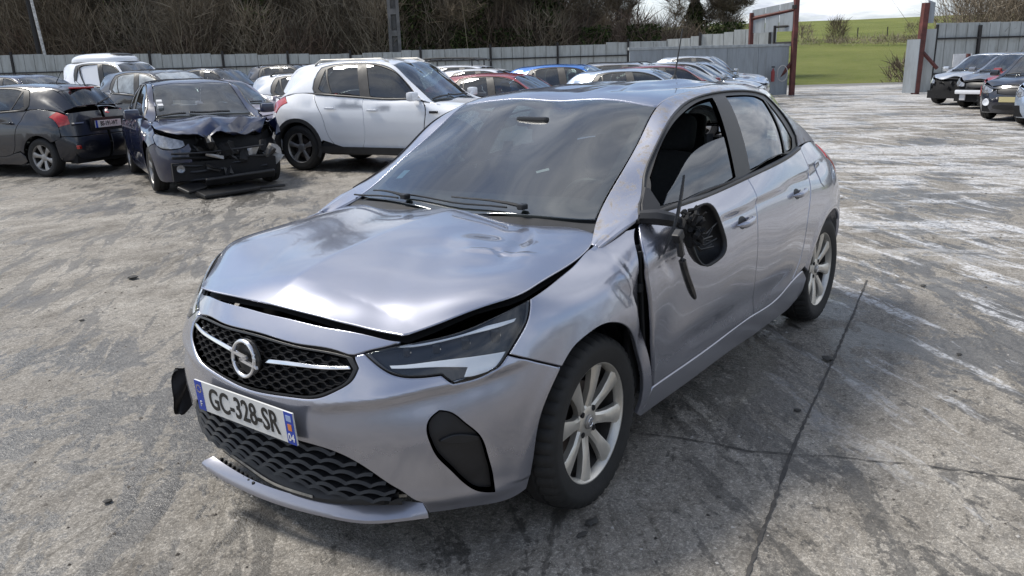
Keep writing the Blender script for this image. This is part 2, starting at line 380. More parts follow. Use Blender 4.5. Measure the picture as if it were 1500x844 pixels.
def wall_grid():
    P = np.array(PLAN); t = np.gradient(P, axis=0); t[0] = (0, 1); t[-1] = (0, -1)
    n = np.stack([t[:, 1], -t[:, 0]], 1); n /= np.linalg.norm(n, axis=1, keepdims=True)
    near = [[(P[i][0]-n[i][0]*a, P[i][1]-n[i][1]*a, z) for a, z in ROWS[i]] for i in range(len(P))]
    return [mirrow(c) for c in near[:0:-1]]+near
def upper_grid():
    Gd = []
    for k, (b, t, e, c) in enumerate(UPC):
        b, t, e, c = map(np.array, (b, t, e, c)); m = (b+t)/2; m[1] += .022 if k > 1 else .004
        q = [e+(c-e)*f for f in (.33, .66)]; rise = .014 if k < 5 else .010
        for a, f in zip(q, (.33, .66)):
            a[2] += rise
            if k < 5: a[0] += (c[0]-e[0])*(f*(1-f))*.9
        h = [tuple(v) for v in (b, m, t, e, q[0], q[1], c)]
        Gd.append(h+[(x, -y, z) for x, y, z in h[-2::-1]])
    return Gd
def hood_grid():
    Gd = []
    for c, e in HDC:
        h = []
        for t in (1, .87, .72, .55, .35, .15, 0):
            h.append((c[0]+(e[0]-c[0])*t**2, e[1]*t, c[1]+(e[2]-c[1])*(.25*t*t+.75*t**5)))
        Gd.append(h+[(x, -y, z) for x, y, z in h[-2::-1]])
    return Gd
def sstep(x, a, b):
    t = np.clip((x-a)/(b-a), 0, 1); return t*t*(3-2*t)
def ridge(x, y, x0, y0, x1, y1, w, amp, soft=.25):
    """a crease along a segment: gaussian across, fading towards its ends"""
    dx, dy = x1-x0, y1-y0; l = math.hypot(dx, dy); dx /= l; dy /= l
    t = ((x-x0)*dx+(y-y0)*dy)/l; d = -(x-x0)*dy+(y-y0)*dx
    return amp*np.exp(-(d/w)**2)*sstep(t, -soft, soft)*(1-sstep(t, 1-soft, 1+soft))
def hood_base_fx(P, Nn):
    P = P.copy(); y = np.abs(P[..., 1]); f = np.clip((.70-P[..., 0])/.15, 0, 1)
    k = .06+.03*sstep(P[..., 0], .0, .6)
    P[..., 2] += f*k*(.006-np.sqrt(y*y+.006**2)+y*sstep(y, .22, .72))+.010*f
    return P
def hood_dent_fx(P, Nn):
    P = hood_base_fx(P, Nn); x, y = P[..., 0], P[..., 1]; d = np.zeros(x.shape)
    d += ridge(x, y, .12, .56, -.20, .44, .035, -.010); d += ridge(x, y, .18, .50, .02, .30, .06, .005)
    d += ridge(x, y, -.02, .52, -.10, .20, .07, -.005); d += ridge(x, y, .05, .60, .12, .40, .016, .007)
    d += ridge(x, y, .10, .53, .07, .47, .012, -.009)
    d += .0032*np.sin(x*13+y*9+1)*np.sin(y*11-x*6)*sstep(y, -.05, .3)*(1-sstep(np.abs(x-.05), .15, .38))
    d += .0012*np.sin(x*31+2*np.sin(y*9))*np.sin(y*23+x*7)*sstep(y, .0, .3)
    P[..., 2] += d*(1-sstep(y, .6, .74))*sstep(x, -.25, -.05); return P
CRX = [-2.6, -2.2, -1.296, -.997, -.574, -.285]; CRZ = [.945, .921, .888, .872, .836, .791]
def wall_base_fx(P, Nn):
    x, y, z = P[..., 0], P[..., 1], P[..., 2]
    zc = np.interp(x, CRX, CRZ); d = zc-z; on = (np.abs(y) > .6)*(1-sstep(x, -.55, -.15))*sstep(x, -2.7, -2.25)
    disp = -.017*sstep(d, -.006, .016)*np.exp(-np.maximum(d, 0)/.14)*on
    for wx in (0, -2.538):                                    # slight flare round the arches
        r = np.hypot(x-wx, z-.315); disp += .007*np.exp(-((r-.37)/.03)**2)*(np.abs(y) > .6)*(z > .25)
    disp += -.012*np.exp(-((z-.42)/.05)**2)*(1-sstep(x, -.75, -.45))*sstep(x, -2.05, -1.8)*(np.abs(y) > .6)*.6
    # bumper: shelf under the lamp, cut back below its edge
    zb = np.interp(np.abs(y), [.20, .33, .40, .527, .629, .685, .776, .83], [.525, .533, .547, .571, .598, .610, .640, .66]); db = zb-z
    onb = sstep(np.abs(y), .20, .42)*sstep(x, .30, .46)
    disp += onb*(.005*np.exp(-(db/.03)**2)-.019*sstep(db, -.008, .024)*np.exp(-np.maximum(db, 0)/.12))
    disp += .010*onb*np.exp(-((z-.235)/.03)**2)
    return P+Nn*disp[..., None]
def wall_dent_fx(P, Nn):
    Q = wall_base_fx(P, Nn); x, y, z = P[..., 0], P[..., 1], P[..., 2]; nr = y > .5
    d = -.012*np.exp(-((x+.55)/.16)**2-((z-.62)/.16)**2)+.0025*np.sin(x*9+z*7)*(x < -.35)*np.exp(-((z-.6)/.2)**2)
    d += ridge(x, z, -.42, .86, -.52, .74, .03, -.010)
    return Q+Nn*(d*nr)[..., None]
def roof_fx(P, Nn):
    x, y = P[..., 0], P[..., 1]; f = (1-sstep(x, -1.32, -1.08))*sstep(x, -2.6, -2.3)*(1-sstep(np.abs(y), .40, .52))
    d = ridge(x, y, -1.12, .10, -1.9, .33, .05, .012)+ridge(x, y, -1.2, .30, -1.75, .45, .045, -.012)+ridge(x, y, -1.1, -.1, -1.7, -.05, .07, -.008)+ridge(x, y, -1.15, .22, -1.45, .16, .03, -.010)
    d += .0035*np.sin(x*17+3*np.sin(y*7))*np.sin(y*13+1)
    return P+Nn*(d*f)[..., None]
HSW = Surf(wall_grid(), 900, 150, wall_dent_fx); HSU = Surf(upper_grid(), 340, 300, roof_fx); HSH = Surf(hood_grid(), 200, 240, hood_dent_fx)
BSW = Surf(wall_grid(), 500, 90, wall_base_fx); BSU = Surf(upper_grid(), 200, 180); BSH = Surf(hood_grid(), 100, 120, hood_base_fx)
def full(near):          # near half listed centre -> ... -> centre; adds the mirrored far half
    far = [(x, -y, z) for x, y, z in near if abs(y) > 1e-6]
    return near+far[::-1]
HL = [(.668,.43,.697),(.626,.485,.712),(.545,.583,.734),(.477,.658,.756),(.395,.723,.79),(.279,.769,.821),(.296,.78,.796),(.326,.788,.759),(.36,.786,.727),(.409,.777,.68),(.445,.765,.647),(.47,.752,.631),(.553,.685,.611),(.57,.65,.641),(.653,.53,.645),(.665,.482,.667)]
ARCH_F = [(.315,.833,.481),(.33,.81,.325),(.33,.796,.261),(.329,.777,.194)]
FOG = [(.598,.662,.532),(.618,.644,.51),(.626,.64,.485),(.622,.647,.441),(.609,.656,.399),(.575,.676,.346),(.501,.711,.259),(.476,.725,.248),(.457,.735,.243),(.472,.744,.303),(.494,.745,.376),(.516,.74,.44),(.553,.713,.491),(.582,.68,.527)]
LOWG = [(.619,.585,.226),(.63,.575,.234),(.66,.552,.263),(.68,.531,.282),(.719,.477,.333),(.759,.382,.384),(.79,.25,.40),(.80,.1,.404)]
BUMP = full([(.797,0,.53),(.795,.1,.535),(.78,.23,.546),(.761,.321,.562),(.745,.375,.59),(.715,.42,.625),(.70,.43,.66),(.692,.402,.694),(.668,.43,.697)]+[HL[15],HL[14],HL[13],HL[12],HL[11],HL[10],HL[9],(.297,.836,.628),(.236,.85,.6)]+ARCH_F+[(.36,.761,.179),(.48,.69,.172),(.587,.579,.164)]+LOWG+[(.80,0,.405)])
GRIL = full([(.73,0,.697),(.726,.2,.694),(.70,.36,.692),(.695,.40,.69),(.70,.43,.66),(.715,.42,.625),(.745,.375,.59),(.761,.321,.562),(.78,.23,.546),(.795,.1,.535),(.797,0,.53)])
BAND = full([(.69,0,.760),(.686,.086,.759),(.667,.294,.753),(.626,.438,.740),(.592,.515,.727),(.626,.485,.716),(.668,.43,.701),(.695,.40,.695),(.70,.36,.697),(.726,.2,.699),(.73,0,.702)])
LOWGRILLE = full([(.80,0,.405),(.80,.1,.404),(.79,.25,.40),(.759,.382,.384),(.719,.477,.333),(.68,.531,.282),(.66,.552,.263),(.63,.575,.234),(.66,.53,.2),(.72,.4,.185),(.75,.2,.175),(.755,0,.172)])
FEND = [(.279,.769,.821),(.296,.78,.796),(.326,.788,.759),(.36,.786,.727),(.409,.777,.68),(.297,.836,.628),(.236,.85,.6),(.182,.855,.643),(.1,.861,.669),(.02,.866,.679),(-.063,.872,.665),(-.145,.876,.624),(-.225,.874,.543),(-.285,.865,.454),(-.325,.847,.329),(-.327,.82,.222),(-.37,.82,.2),(-.40,.84,.30),(-.34,.87,.52),(-.315,.875,.68),(-.30,.86,.80),(-.322,.823,.883),(-.375,.79,.94),(-.3,.757,.93),(-.2,.722,.905),(0,.75,.868),(.1,.765,.855)]
FDOOR = [(-.39,.785,.95),(-.335,.826,.883),(-.31,.863,.804),(-.325,.878,.683),(-.35,.872,.52),(-.412,.843,.309),(-.999,.851,.32),(-1.421,.852,.333),(-1.36,.873,.49),(-1.358,.883,.658),(-1.373,.871,.831),(-1.39,.848,.905),(-1.38,.802,.99),(-1.0,.797,.975),(-.6,.79,.963)]
RDOOR = [(-1.38,.802,.99),(-1.39,.848,.905),(-1.373,.871,.831),(-1.358,.883,.658),(-1.36,.873,.49),(-1.421,.852,.333),(-1.791,.851,.337),(-1.927,.856,.371),(-2.007,.868,.465),(-2.069,.88,.659),(-2.172,.861,.858),(-2.225,.83,.935),(-2.28,.75,1.035),(-2.0,.785,1.03),(-1.7,.795,1.013)]
def archpts(cx, r, a0, a1, n, z0=.315): return [(cx+r*math.cos(R(a)), .86, z0+r*math.sin(R(a))) for a in np.linspace(a0, a1, n)]
SILL = [(-.327,.82,.222),(-.412,.84,.305),(-.999,.851,.316),(-1.421,.852,.329),(-1.791,.851,.333),(-1.927,.856,.367),(-2.11,.86,.40),(-2.195,.845,.335),(-2.205,.83,.24),(-2.1,.81,.205),(-1.4,.81,.195),(-.8,.81,.192),(-.37,.81,.192)]
QUART = [(-1.94,.856,.375),(-2.012,.868,.465),(-2.074,.88,.659),(-2.177,.861,.858),(-2.23,.83,.935),(-2.285,.75,1.04),(-2.6,.69,1.035),(-2.82,.66,1.01),(-2.74,.76,.94),(-2.86,.76,.88),(-2.93,.77,.78),(-2.95,.79,.64),(-2.86,.83,.58)]+archpts(-2.538,.352,136,10,14)+[(-2.12,.86,.42)]
RBUMP = [(-2.86,.83,.575),(-2.95,.79,.635),(-3.08,.66,.63),(-3.15,.4,.63),(-3.17,.03,.63),(-3.15,.03,.25),(-3.12,.4,.25),(-3.04,.66,.25),(-2.9,.76,.24),(-2.86,.8,.3),(-2.88,.85,.40)]
TGATE = [(-2.95,.76,.645),(-2.93,.765,.78),(-2.97,.63,.99),(-3.05,.3,1.0),(-3.09,.03,1.0),(-3.17,.03,.64),(-3.15,.4,.64),(-3.08,.66,.64)]
TLAMP = [(-2.82,.66,1.01),(-2.74,.76,.94),(-2.86,.76,.88),(-2.93,.765,.785),(-3.03,.63,.82),(-3.0,.62,.94)]
FUEL = [(-2.38,.80,.945),(-2.44,.79,.95),(-2.56,.79,.945),(-2.60,.81,.90),(-2.57,.845,.83),(-2.50,.855,.815),(-2.40,.86,.815),(-2.36,.85,.84)]
TRIM = [(-.421,.768,.966),(-.472,.739,.998),(-.613,.684,1.079),(-.718,.662,1.152),(-.84,.647,1.232),(-1.018,.617,1.302),(-1.196,.595,1.341),(-1.544,.58,1.362),(-1.888,.573,1.355),(-2.05,.565,1.336),(-2.2,.555,1.31),(-2.27,.62,1.20),(-2.30,.70,1.09),(-2.24,.745,1.045),(-2.0,.786,1.027),(-1.403,.80,.998),(-.722,.795,.969),(-.50,.786,.960)]
FGL = [(-.56,.776,.983),(-.545,.743,1.016),(-.632,.70,1.075),(-.74,.676,1.150),(-.864,.658,1.228),(-1.095,.628,1.301),(-1.282,.611,1.333),(-1.415,.607,1.341),(-1.33,.72,1.178),(-1.274,.789,1.012),(-.74,.794,.985)]
RGL = [(-1.58,.607,1.342),(-1.9,.602,1.332),(-2.02,.602,1.316),(-2.075,.609,1.30),(-2.02,.70,1.15),(-1.94,.775,1.05),(-1.454,.791,1.022)]
QGL = [(-2.12,.60,1.29),(-2.16,.66,1.19),(-2.20,.71,1.09),(-2.15,.735,1.065),(-1.985,.772,1.055),(-2.06,.70,1.16)]
BROKEN = [(-.60,.785,.975),(-.67,.769,1.019),(-.868,.741,1.106),(-1.076,.72,1.161),(-1.198,.719,1.175),(-1.322,.718,1.181),(-1.262,.795,.995),(-.75,.796,.975)]
WS = full([(-1.035,0,1.345),(-1.03,.27,1.342),(-.995,.535,1.327),(-.805,.562,1.218),(-.56,.595,1.081),(-.338,.630,.956),(-.285,.45,.955),(-.25,.22,.95),(-.237,0,.945)])
WSC = full([(-1.0,0,1.33),(-.99,.27,1.328),(-.965,.44,1.315),(-.90,.50,1.275),(-.735,.515,1.18),(-.508,.549,1.058),(-.425,.55,1.01),(-.385,.49,.998),(-.345,.22,1.0),(-.335,0,1.0)])
SFRAME = [(-.17,.742,.893),(-.20,.695,.894),(-.335,.636,.953),(-.56,.60,1.081),(-.805,.566,1.218),(-.995,.54,1.327),(-1.3,.52,1.371),(-1.65,.51,1.385),(-2.0,.50,1.377),(-2.36,.478,1.343),(-2.70,.445,1.27),(-2.88,.452,1.14),(-2.97,.46,1.055),(-2.95,.62,.985),(-2.7,.68,1.035),(-2.5,.705,1.04),(-2.28,.742,1.047),(-2.31,.70,1.09),(-2.28,.62,1.20),(-2.21,.553,1.312),(-2.05,.56,1.339),(-1.888,.568,1.358),(-1.544,.575,1.365),(-1.196,.590,1.344),(-1.018,.612,1.305),(-.84,.642,1.235),(-.718,.657,1.155),(-.613,.679,1.082),(-.472,.734,1.001),(-.421,.765,.968),(-.40,.772,.955),(-.3,.765,.938)]
ROOF = full([(-1.04,0,1.347),(-1.035,.27,1.344),(-1.0,.535,1.329),(-1.3,.518,1.371),(-1.65,.508,1.385),(-2.0,.498,1.377),(-2.36,.476,1.343),(-2.68,.447,1.28),(-2.72,.22,1.32),(-2.74,0,1.335)])
RWIN = full([(-2.76,0,1.327),(-2.74,.22,1.31),(-2.72,.40,1.265),(-2.86,.41,1.15),(-2.94,.42,1.07),(-3.0,.22,1.10),(-3.02,0,1.105)])
RSURR = full([(-2.745,0,1.333),(-2.725,.22,1.317),(-2.69,.442,1.277),(-2.87,.448,1.14),(-2.965,.455,1.055),(-3.03,.22,1.07),(-3.045,0,1.085)])
HOOD = full([(.668,0,.781),(.655,.26,.775),(.62,.45,.762),(.595,.517,.752),(.577,.536,.754),(.496,.597,.775),(.388,.683,.803),(.29,.745,.823),(.2,.752,.838),(.089,.748,.853),(-.099,.728,.870),(-.2,.70,.886),(-.285,.66,.905),(-.288,.60,.918),(-.271,.291,.937),(-.262,0,.945)])
# ------------------------------------------------------------------ ground
def yard_material():
    g = G('weathered_wet_concrete'); p0_ = g.pos(); A_ = lambda x, k: g.m1('MULTIPLY', x, k); S_ = lambda x, y: g.m1('ADD', x, y); X_ = lambda x, y: g.m1('MULTIPLY', x, y)
    sp = g.n('ShaderNodeSeparateXYZ'); g.t.links.new(p0_, sp.inputs[0])
    wn = g.n('ShaderNodeTexNoise'); g.t.links.new(p0_, wn.inputs['Vector']); wn.inputs['Scale'].default_value = 1.6; wn.inputs['Detail'].default_value = 5
    va = g.n('ShaderNodeVectorMath'); va.operation = 'MULTIPLY_ADD'; g.t.links.new(wn.outputs['Color'], va.inputs[0]); va.inputs[1].default_value = (.17, .17, 0); g.t.links.new(p0_, va.inputs[2]); p = va.outputs[0]
    mid = g.noise(p, 1.9, 7, .72); base = g.mix(g.ramp(mid, .36, .66), (.24, .220, .192), (.46, .432, .388))
    base = g.mix(A_(g.ramp(g.noise(p, .3, 5, .6), .45, .62), .5), base, (.30, .282, .258))
    n9 = g.noise(p0_, 9, 5, .80); n30 = g.noise(p0_, 30, 4, .78); n75 = g.noise(p0_, 75, 3, .8)
    mul = lambda c, k, f: g.mix(f, c, g.mix(1.0, c, (k, k*.99, k*.975), 'MULTIPLY'))
    base = mul(base, .50, A_(g.ramp(n9, .50, .66), .75)); base = mul(base, 1.35, A_(g.ramp(n9, .46, .34), .6)); base = mul(base, .45, A_(g.ramp(n30, .52, .66), .75)); base = mul(base, 1.5, A_(g.ramp(n75, .54, .64), .7)); base = mul(base, .42, A_(g.ramp(n75, .46, .36), .7))
    # damp, dragged into ragged streaks by tyres
    nb = g.noise(p0_, .85, 5, .6); nc = g.noise(p0_, .33, 3, .5); rag = S_(A_(n30, .10), A_(n9, .13))
    def streak(ln, wd, th, k): return S_(S_(A_(g.noise(p, 1.0, 6, .68, 0, sc=(ln, wd, 1, R(th))), .52), A_(nb, .25)), rag) if k else None
    f1 = g.ramp(streak(1.3, .17, 52, 1), .520, .531); f2 = g.ramp(streak(1.9, .22, 30, 1), .535, .547); f3 = g.ramp(S_(S_(A_(mid, .45), A_(nc, .30)), rag), .530, .541)
    wet = g.m1('MAXIMUM', g.m1('MAXIMUM', f1, f2), f3)
    tr1 = g.ramp(g.noise(p, 1.0, 4, .7, 0, sc=(3.2, .07, 1, R(44))), .53, .58); tr2 = g.ramp(g.noise(p, 1.0, 4, .7, 0, sc=(2.6, .08, 1, R(18))), .54, .59)
    base = mul(base, .62, A_(X_(g.m1('MAXIMUM', tr1, tr2), g.ramp(nb, .40, .55)), .75)); base = mul(base, .40, A_(wet, .92))
    # pale dried cement: short smears near the car, long ones across the exit lane
    reg = g.ramp(A_(S_(A_(sp.outputs[0], -.6), A_(sp.outputs[1], .8)), .1), .13, .28); farr = g.ramp(A_(sp.outputs[0], -.05), .17, .30)
    s1 = g.ramp(g.noise(p, 1.0, 6, .7, 0, sc=(1.3, .22, 1, R(47))), .545, .60); s2 = g.ramp(g.noise(p, 1.0, 6, .74, 0, sc=(2.8, .9, 1, R(112))), .515, .565); spk = g.ramp(S_(A_(n30, .6), A_(n9, .4)), .42, .55)
    s3 = g.ramp(g.noise(p, 1.0, 6, .72, 0, sc=(5.5, 1.9, 1, R(122))), .51, .55)
    salt = X_(X_(g.m1('MAXIMUM', s1, X_(g.m1('MAXIMUM', s2, A_(s3, .85)), farr)), reg), spk)
    base = g.mix(A_(salt, .82), base, (.70, .70, .71))
    h = S_(S_(A_(n30, .6), A_(n75, .35)), A_(n9, .9))
    pud = g.ramp(S_(A_(nb, .5), A_(nc, .5)), .47, .54); wr = g.m1('SUBTRACT', .92, X_(wet, S_(.30, A_(pud, .28))))
    b = g.bsdf(col=base, rough=wr, spec=S_(.35, A_(wet, .35)), normal=g.bump(h, .7, .016)); return g.fin(b.outputs[0])
M_YARD = yard_material()
def terrain_sheet(name, mat, a0, a1, d0, d1, na, nd, zf, smooth=True):
    V = []
    for i in range(na):
        for j in range(nd):
            a = a0+(a1-a0)*i/(na-1); d = d0+(d1-d0)*j/(nd-1); q = gp(a, d); V.append((q[0], q[1], zf(a, d)))
    return tag(mk(name, V, grid_faces(na, nd), mat, None, smooth), kind='structure')
yard = terrain_sheet('yard_ground', M_YARD, -60, 60, -25, 41, 40, 24, lambda a, d: 0.0)
M_JOINT = simple('joint_filler', (.06, .056, .052), .85, var=.5, scale=20)
def crack(name, pts, wd, jit, seed, parent):
    rj = random.Random(seed); P = []
    for (x0, y0), (x1, y1) in zip(pts[:-1], pts[1:]):
        n = max(2, int(math.hypot(x1-x0, y1-y0)/.035))
        for k in range(n): t = k/n; P.append((x0+(x1-x0)*t, y0+(y1-y0)*t))
    P.append(pts[-1]); V = []; o1 = o2 = 0
    for i, (x, y) in enumerate(P):
        q = P[min(i+1, len(P)-1)]; r = P[max(i-1, 0)]; tx, ty = q[0]-r[0], q[1]-r[1]; l = math.hypot(tx, ty); nx, ny = -ty/l, tx/l
        o1 = o1*.8+rj.uniform(-jit, jit); w_ = wd*rj.uniform(.2, 1.3)
        V += [(x+nx*(o1+w_), y+ny*(o1+w_), .004), (x+nx*(o1-w_), y+ny*(o1-w_), .004)]
    return mk(name, V, [(2*i, 2*i+1, 2*i+3, 2*i+2) for i in range(len(P)-1)], M_JOINT, parent)
crack('slab_joint', [(-3.6, .84), (-2.925, .949), (-.762, 1.275), (.102, 1.431), (2.5, 1.80)], .0075, .0015, 1, yard)
crack('slab_joint', [(-.45, .2), (-.605, .676), (-.685, 1.138), (-.745, 1.281), (-.878, 1.603), (-1.039, 2.035), (-1.8, 4.3)], .0035, .009, 2, yard)
# field with its lane and hill
def hill(a, d):
    t = max(d-46, 0); u = max(d-40, 0)
    return -.02-.10*min(u/4, 1)+13.8*(1-math.exp(-(t/165)**1.25))*(1+.0011*(a-20))+.25*math.sin(a*.11+d*.05)*min(t/30, 1)
def field_material():
    g = G('pasture_grass'); p = g.pos()
    c = g.mix(g.ramp(g.noise(p, .12, 8, .65), .35, .68), (.12, .15, .032), (.20, .215, .058))
    c = g.mix(g.m1('MULTIPLY', g.ramp(g.noise(p, 1.6, 7, .7), .48, .72), .6), c, (.20, .19, .075))
    c = g.mix(g.ramp(g.noise(p, .045, 5, .6), .60, .72), c, (.19, .145, .075))
    b = g.bsdf(col=c, rough=.9, spec=.2, normal=g.bump(g.noise(p, 5, 8, .75), .9, .25)); return g.fin(b.outputs[0])
M_FIELD = field_material()
field = terrain_sheet('field_hill', M_FIELD, -330, 420, 40.5, 560, 110, 90, hill)
terrain_sheet('country_lane', simple('lane_asphalt', (.17, .165, .155), .85, var=.3, scale=.8), -80, 110, 40.8, 46.5, 40, 4, lambda a, d: hill(a, d)+.03)
# ------------------------------------------------------------------ vegetation
def twig_material(name, c0, c1, c2):
    g = G(name); at = g.n('ShaderNodeAttribute'); at.attribute_name = 'tint'
    o = g.n('ShaderNodeValToRGB'); g.t.links.new(at.outputs['Fac'], o.inputs[0]); e = o.color_ramp.elements; e[0].color = (*c0, 1); e[1].color = (*c2, 1); m = e.new(.5); m.color = (*c1, 1)
    return g.fin(g.bsdf(col=o.outputs[0], rough=.9, spec=.15).outputs[0])
M_TWIG = twig_material('bare_twigs', (.085, .068, .05), (.19, .155, .112), (.33, .285, .215))
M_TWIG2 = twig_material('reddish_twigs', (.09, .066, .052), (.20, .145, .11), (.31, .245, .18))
M_LEAF = twig_material('ivy_leaves', (.014, .022, .008), (.035, .05, .016), (.08, .10, .035))
M_BARK = simple('bark', (.10, .085, .068), .9, var=.45, scale=3, bump=.4)
def tint(o, vals):
    a = o.data.attributes.new('tint', 'FLOAT', 'POINT'); a.data.foreach_set('value', np.asarray(vals, np.float32)); return o
def blades(base, dirs, length, width, bend=.25, k=None):
    """curved two-segment twigs as flat strips with random facing; numpy"""
    n = len(base); up = dirs/np.linalg.norm(dirs, axis=1, keepdims=True)
    s = np.cross(up, rng.normal(size=(n, 3))); s /= np.maximum(np.linalg.norm(s, axis=1, keepdims=True), 1e-6)
    b = rng.normal(size=(n, 3))*bend*length[:, None]; mid = base+up*(length*.5)[:, None]+b*.35; tip = base+up*length[:, None]+b
    w = (width/2)[:, None]; V = np.stack([base-s*w, base+s*w, mid-s*w*.75, mid+s*w*.75, tip-s*w*.2, tip+s*w*.2], 1).reshape(-1, 3)
    i = (np.arange(n)*6)[:, None]; T = np.concatenate([i+[0, 1, 3, 2], i+[2, 3, 5, 4]], 0)
    return V, T
def leaves(cen, size, mat, name, parent=None, tv=None):
    n = len(cen); a = rng.normal(size=(n, 3)); a /= np.linalg.norm(a, axis=1, keepdims=True); b = np.cross(a, rng.normal(size=(n, 3))); b /= np.linalg.norm(b, axis=1, keepdims=True)
    s = size[:, None]; V = np.stack([cen-a*s, cen+b*s*.6, cen+a*s, cen-b*s*.6], 1).reshape(-1, 3); T = (np.arange(n)*4)[:, None]+[0, 1, 2, 3]
    o = mkf(name, V, T, mat, parent); tint(o, np.repeat(rng.random(n) if tv is None else tv, 4)); return o
def brush(name, shrubs, mat, label, cat, per=900, seed=0, wid=.022):
    B = []; D = []; Ln = []; Wd = []; Tn = []
    for (a, d, z, h, wr, tn) in shrubs:
        n = int(per*(h/5)*(wr/2)); q = gp(a, d)
        r = wr*np.sqrt(rng.random(n)); t = rng.random(n)*2*math.pi; zz = h*rng.random(n)**.8*.9
        lim = 1-.45*(zz/h)**2; base = np.stack([q[0]+r*np.cos(t)*lim, q[1]+r*np.sin(t)*lim, z+zz], 1)
        dr = np.stack([np.cos(t)*r/wr*.55, np.sin(t)*r/wr*.55, .75+0*t], 1)+rng.normal(size=(n, 3))*.38
        B.append(base); D.append(dr); Ln.append(rng.uniform(.35, 1.5, n)*(h/6)**.4); Wd.append(wid*rng.uniform(.5, 1.5, n)); Tn.append(np.clip(tn+rng.normal(size=n)*.22, 0, 1))
        k = max(6, int(n/50)); tt = rng.random(k)*6.28; rr = wr*.6*np.sqrt(rng.random(k))        # upright stems
        B.append(np.stack([q[0]+rr*np.cos(tt), q[1]+rr*np.sin(tt), np.full(k, z-.2)], 1)); D.append(np.stack([np.cos(tt)*.2, np.sin(tt)*.2, np.ones(k)], 1)+rng.normal(size=(k, 3))*.1); Ln.append(rng.uniform(.6, 1.05, k)*h); Wd.append(rng.uniform(.02, .06, k)); Tn.append(np.clip(tn+.2+rng.normal(size=k)*.2, 0, 1))
    V, T = blades(np.concatenate(B), np.concatenate(D), np.concatenate(Ln), np.concatenate(Wd))
    o = mkf(name, V, T, mat); tint(o, np.repeat(np.concatenate(Tn), 6)); return tag(o, label, cat, kind='stuff')
sh = []; rr = random.Random(3)
for row, dd in enumerate((49.5, 52, 55, 59, 64)):
    a = -40.0
    while a < 14.5:
        top = np.interp(a, [-40, -4, 2.5, 5, 9, 14.5], [9.5, 9.0, 7.2, 4.3, 3.7, 3.2])*(.82+.3*rr.random())*(1 if row else .62)
        sh.append((a, dd+rr.uniform(-1, 1), hill(a, dd)-.1, top, rr.uniform(1.6, 2.6), .08+.75*rr.random())); a += rr.uniform(1.3, 2.3)
brush('thicket', sh, M_TWIG, 'dense leafless brown thicket rising behind the grey fence', 'thicket', per=1350, wid=.027)
# low brambles toned dark, standing in for shade between the stems
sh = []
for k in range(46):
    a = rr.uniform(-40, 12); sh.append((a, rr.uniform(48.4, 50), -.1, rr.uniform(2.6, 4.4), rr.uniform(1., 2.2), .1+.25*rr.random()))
brush('bramble_bank', sh, M_TWIG2, 'low reddish brown brambles toned dark as shade, along the back of the fence', 'brambles', per=600, wid=.042)
sh = []
for row, dd in enumerate((33.5, 35.5, 38)):
    a = 18.7+row*.6
    while a < 36: sh.append((a, dd+rr.uniform(-.5, .5), 0, rr.uniform(3.9, 4.9), rr.uniform(.9, 1.4), .35+.35*rr.random())); a += rr.uniform(.7, 1.1)
brush('bare_hedge', sh, M_TWIG, 'tall leafless hedge behind the fence right of the gate', 'hedge', per=1500, wid=.02)
# field scrub
sh = [(31.5+k*.85+rr.uniform(-.5, .5), 88+rr.uniform(-4, 6), hill(36, 90)-.2, rr.uniform(.3, .9), rr.uniform(.9, 1.9), .5+.3*rr.random()) for k in range(14)]
brush('field_scrub', sh, M_TWIG, 'low brown scrub patch on the slope beyond the gate', 'scrub', per=1500, wid=.035)
def one_bush(a, d, h, wr, label, mat=M_TWIG, n=1500, tn=.35, wid=.04):
    e = brush('field_bush', [(a, d, hill(a, d)-.1, h, wr, tn)], mat, None, None, per=n, wid=wid); del e['kind']; tag(e, label, 'bush'); return e
one_bush(36.6, 94, 2.5, 1.2, 'rounded bare bush standing in the scrub beyond the gate', n=2600)
one_bush(34.2, 98, 1.9, 1.3, 'paler bare bush left of the rounded one on the slope', n=1500, tn=.6)
one_bush(56.0, 118, 1.4, .6, 'small bush pair on the pasture, left one', n=1500); one_bush(57.4, 118, 1.5, .6, 'small bush pair on the pasture, right one', n=1500, tn=.25)
one_bush(22.2, 46.4, 1.3, 1.3, 'trimmed brown bush by the lane, right end of the gate opening', n=3200, tn=.4)
one_bush(12.3, 45.6, 1.0, .5, 'small dark bush beside the left gate post', n=1500, tn=.1)
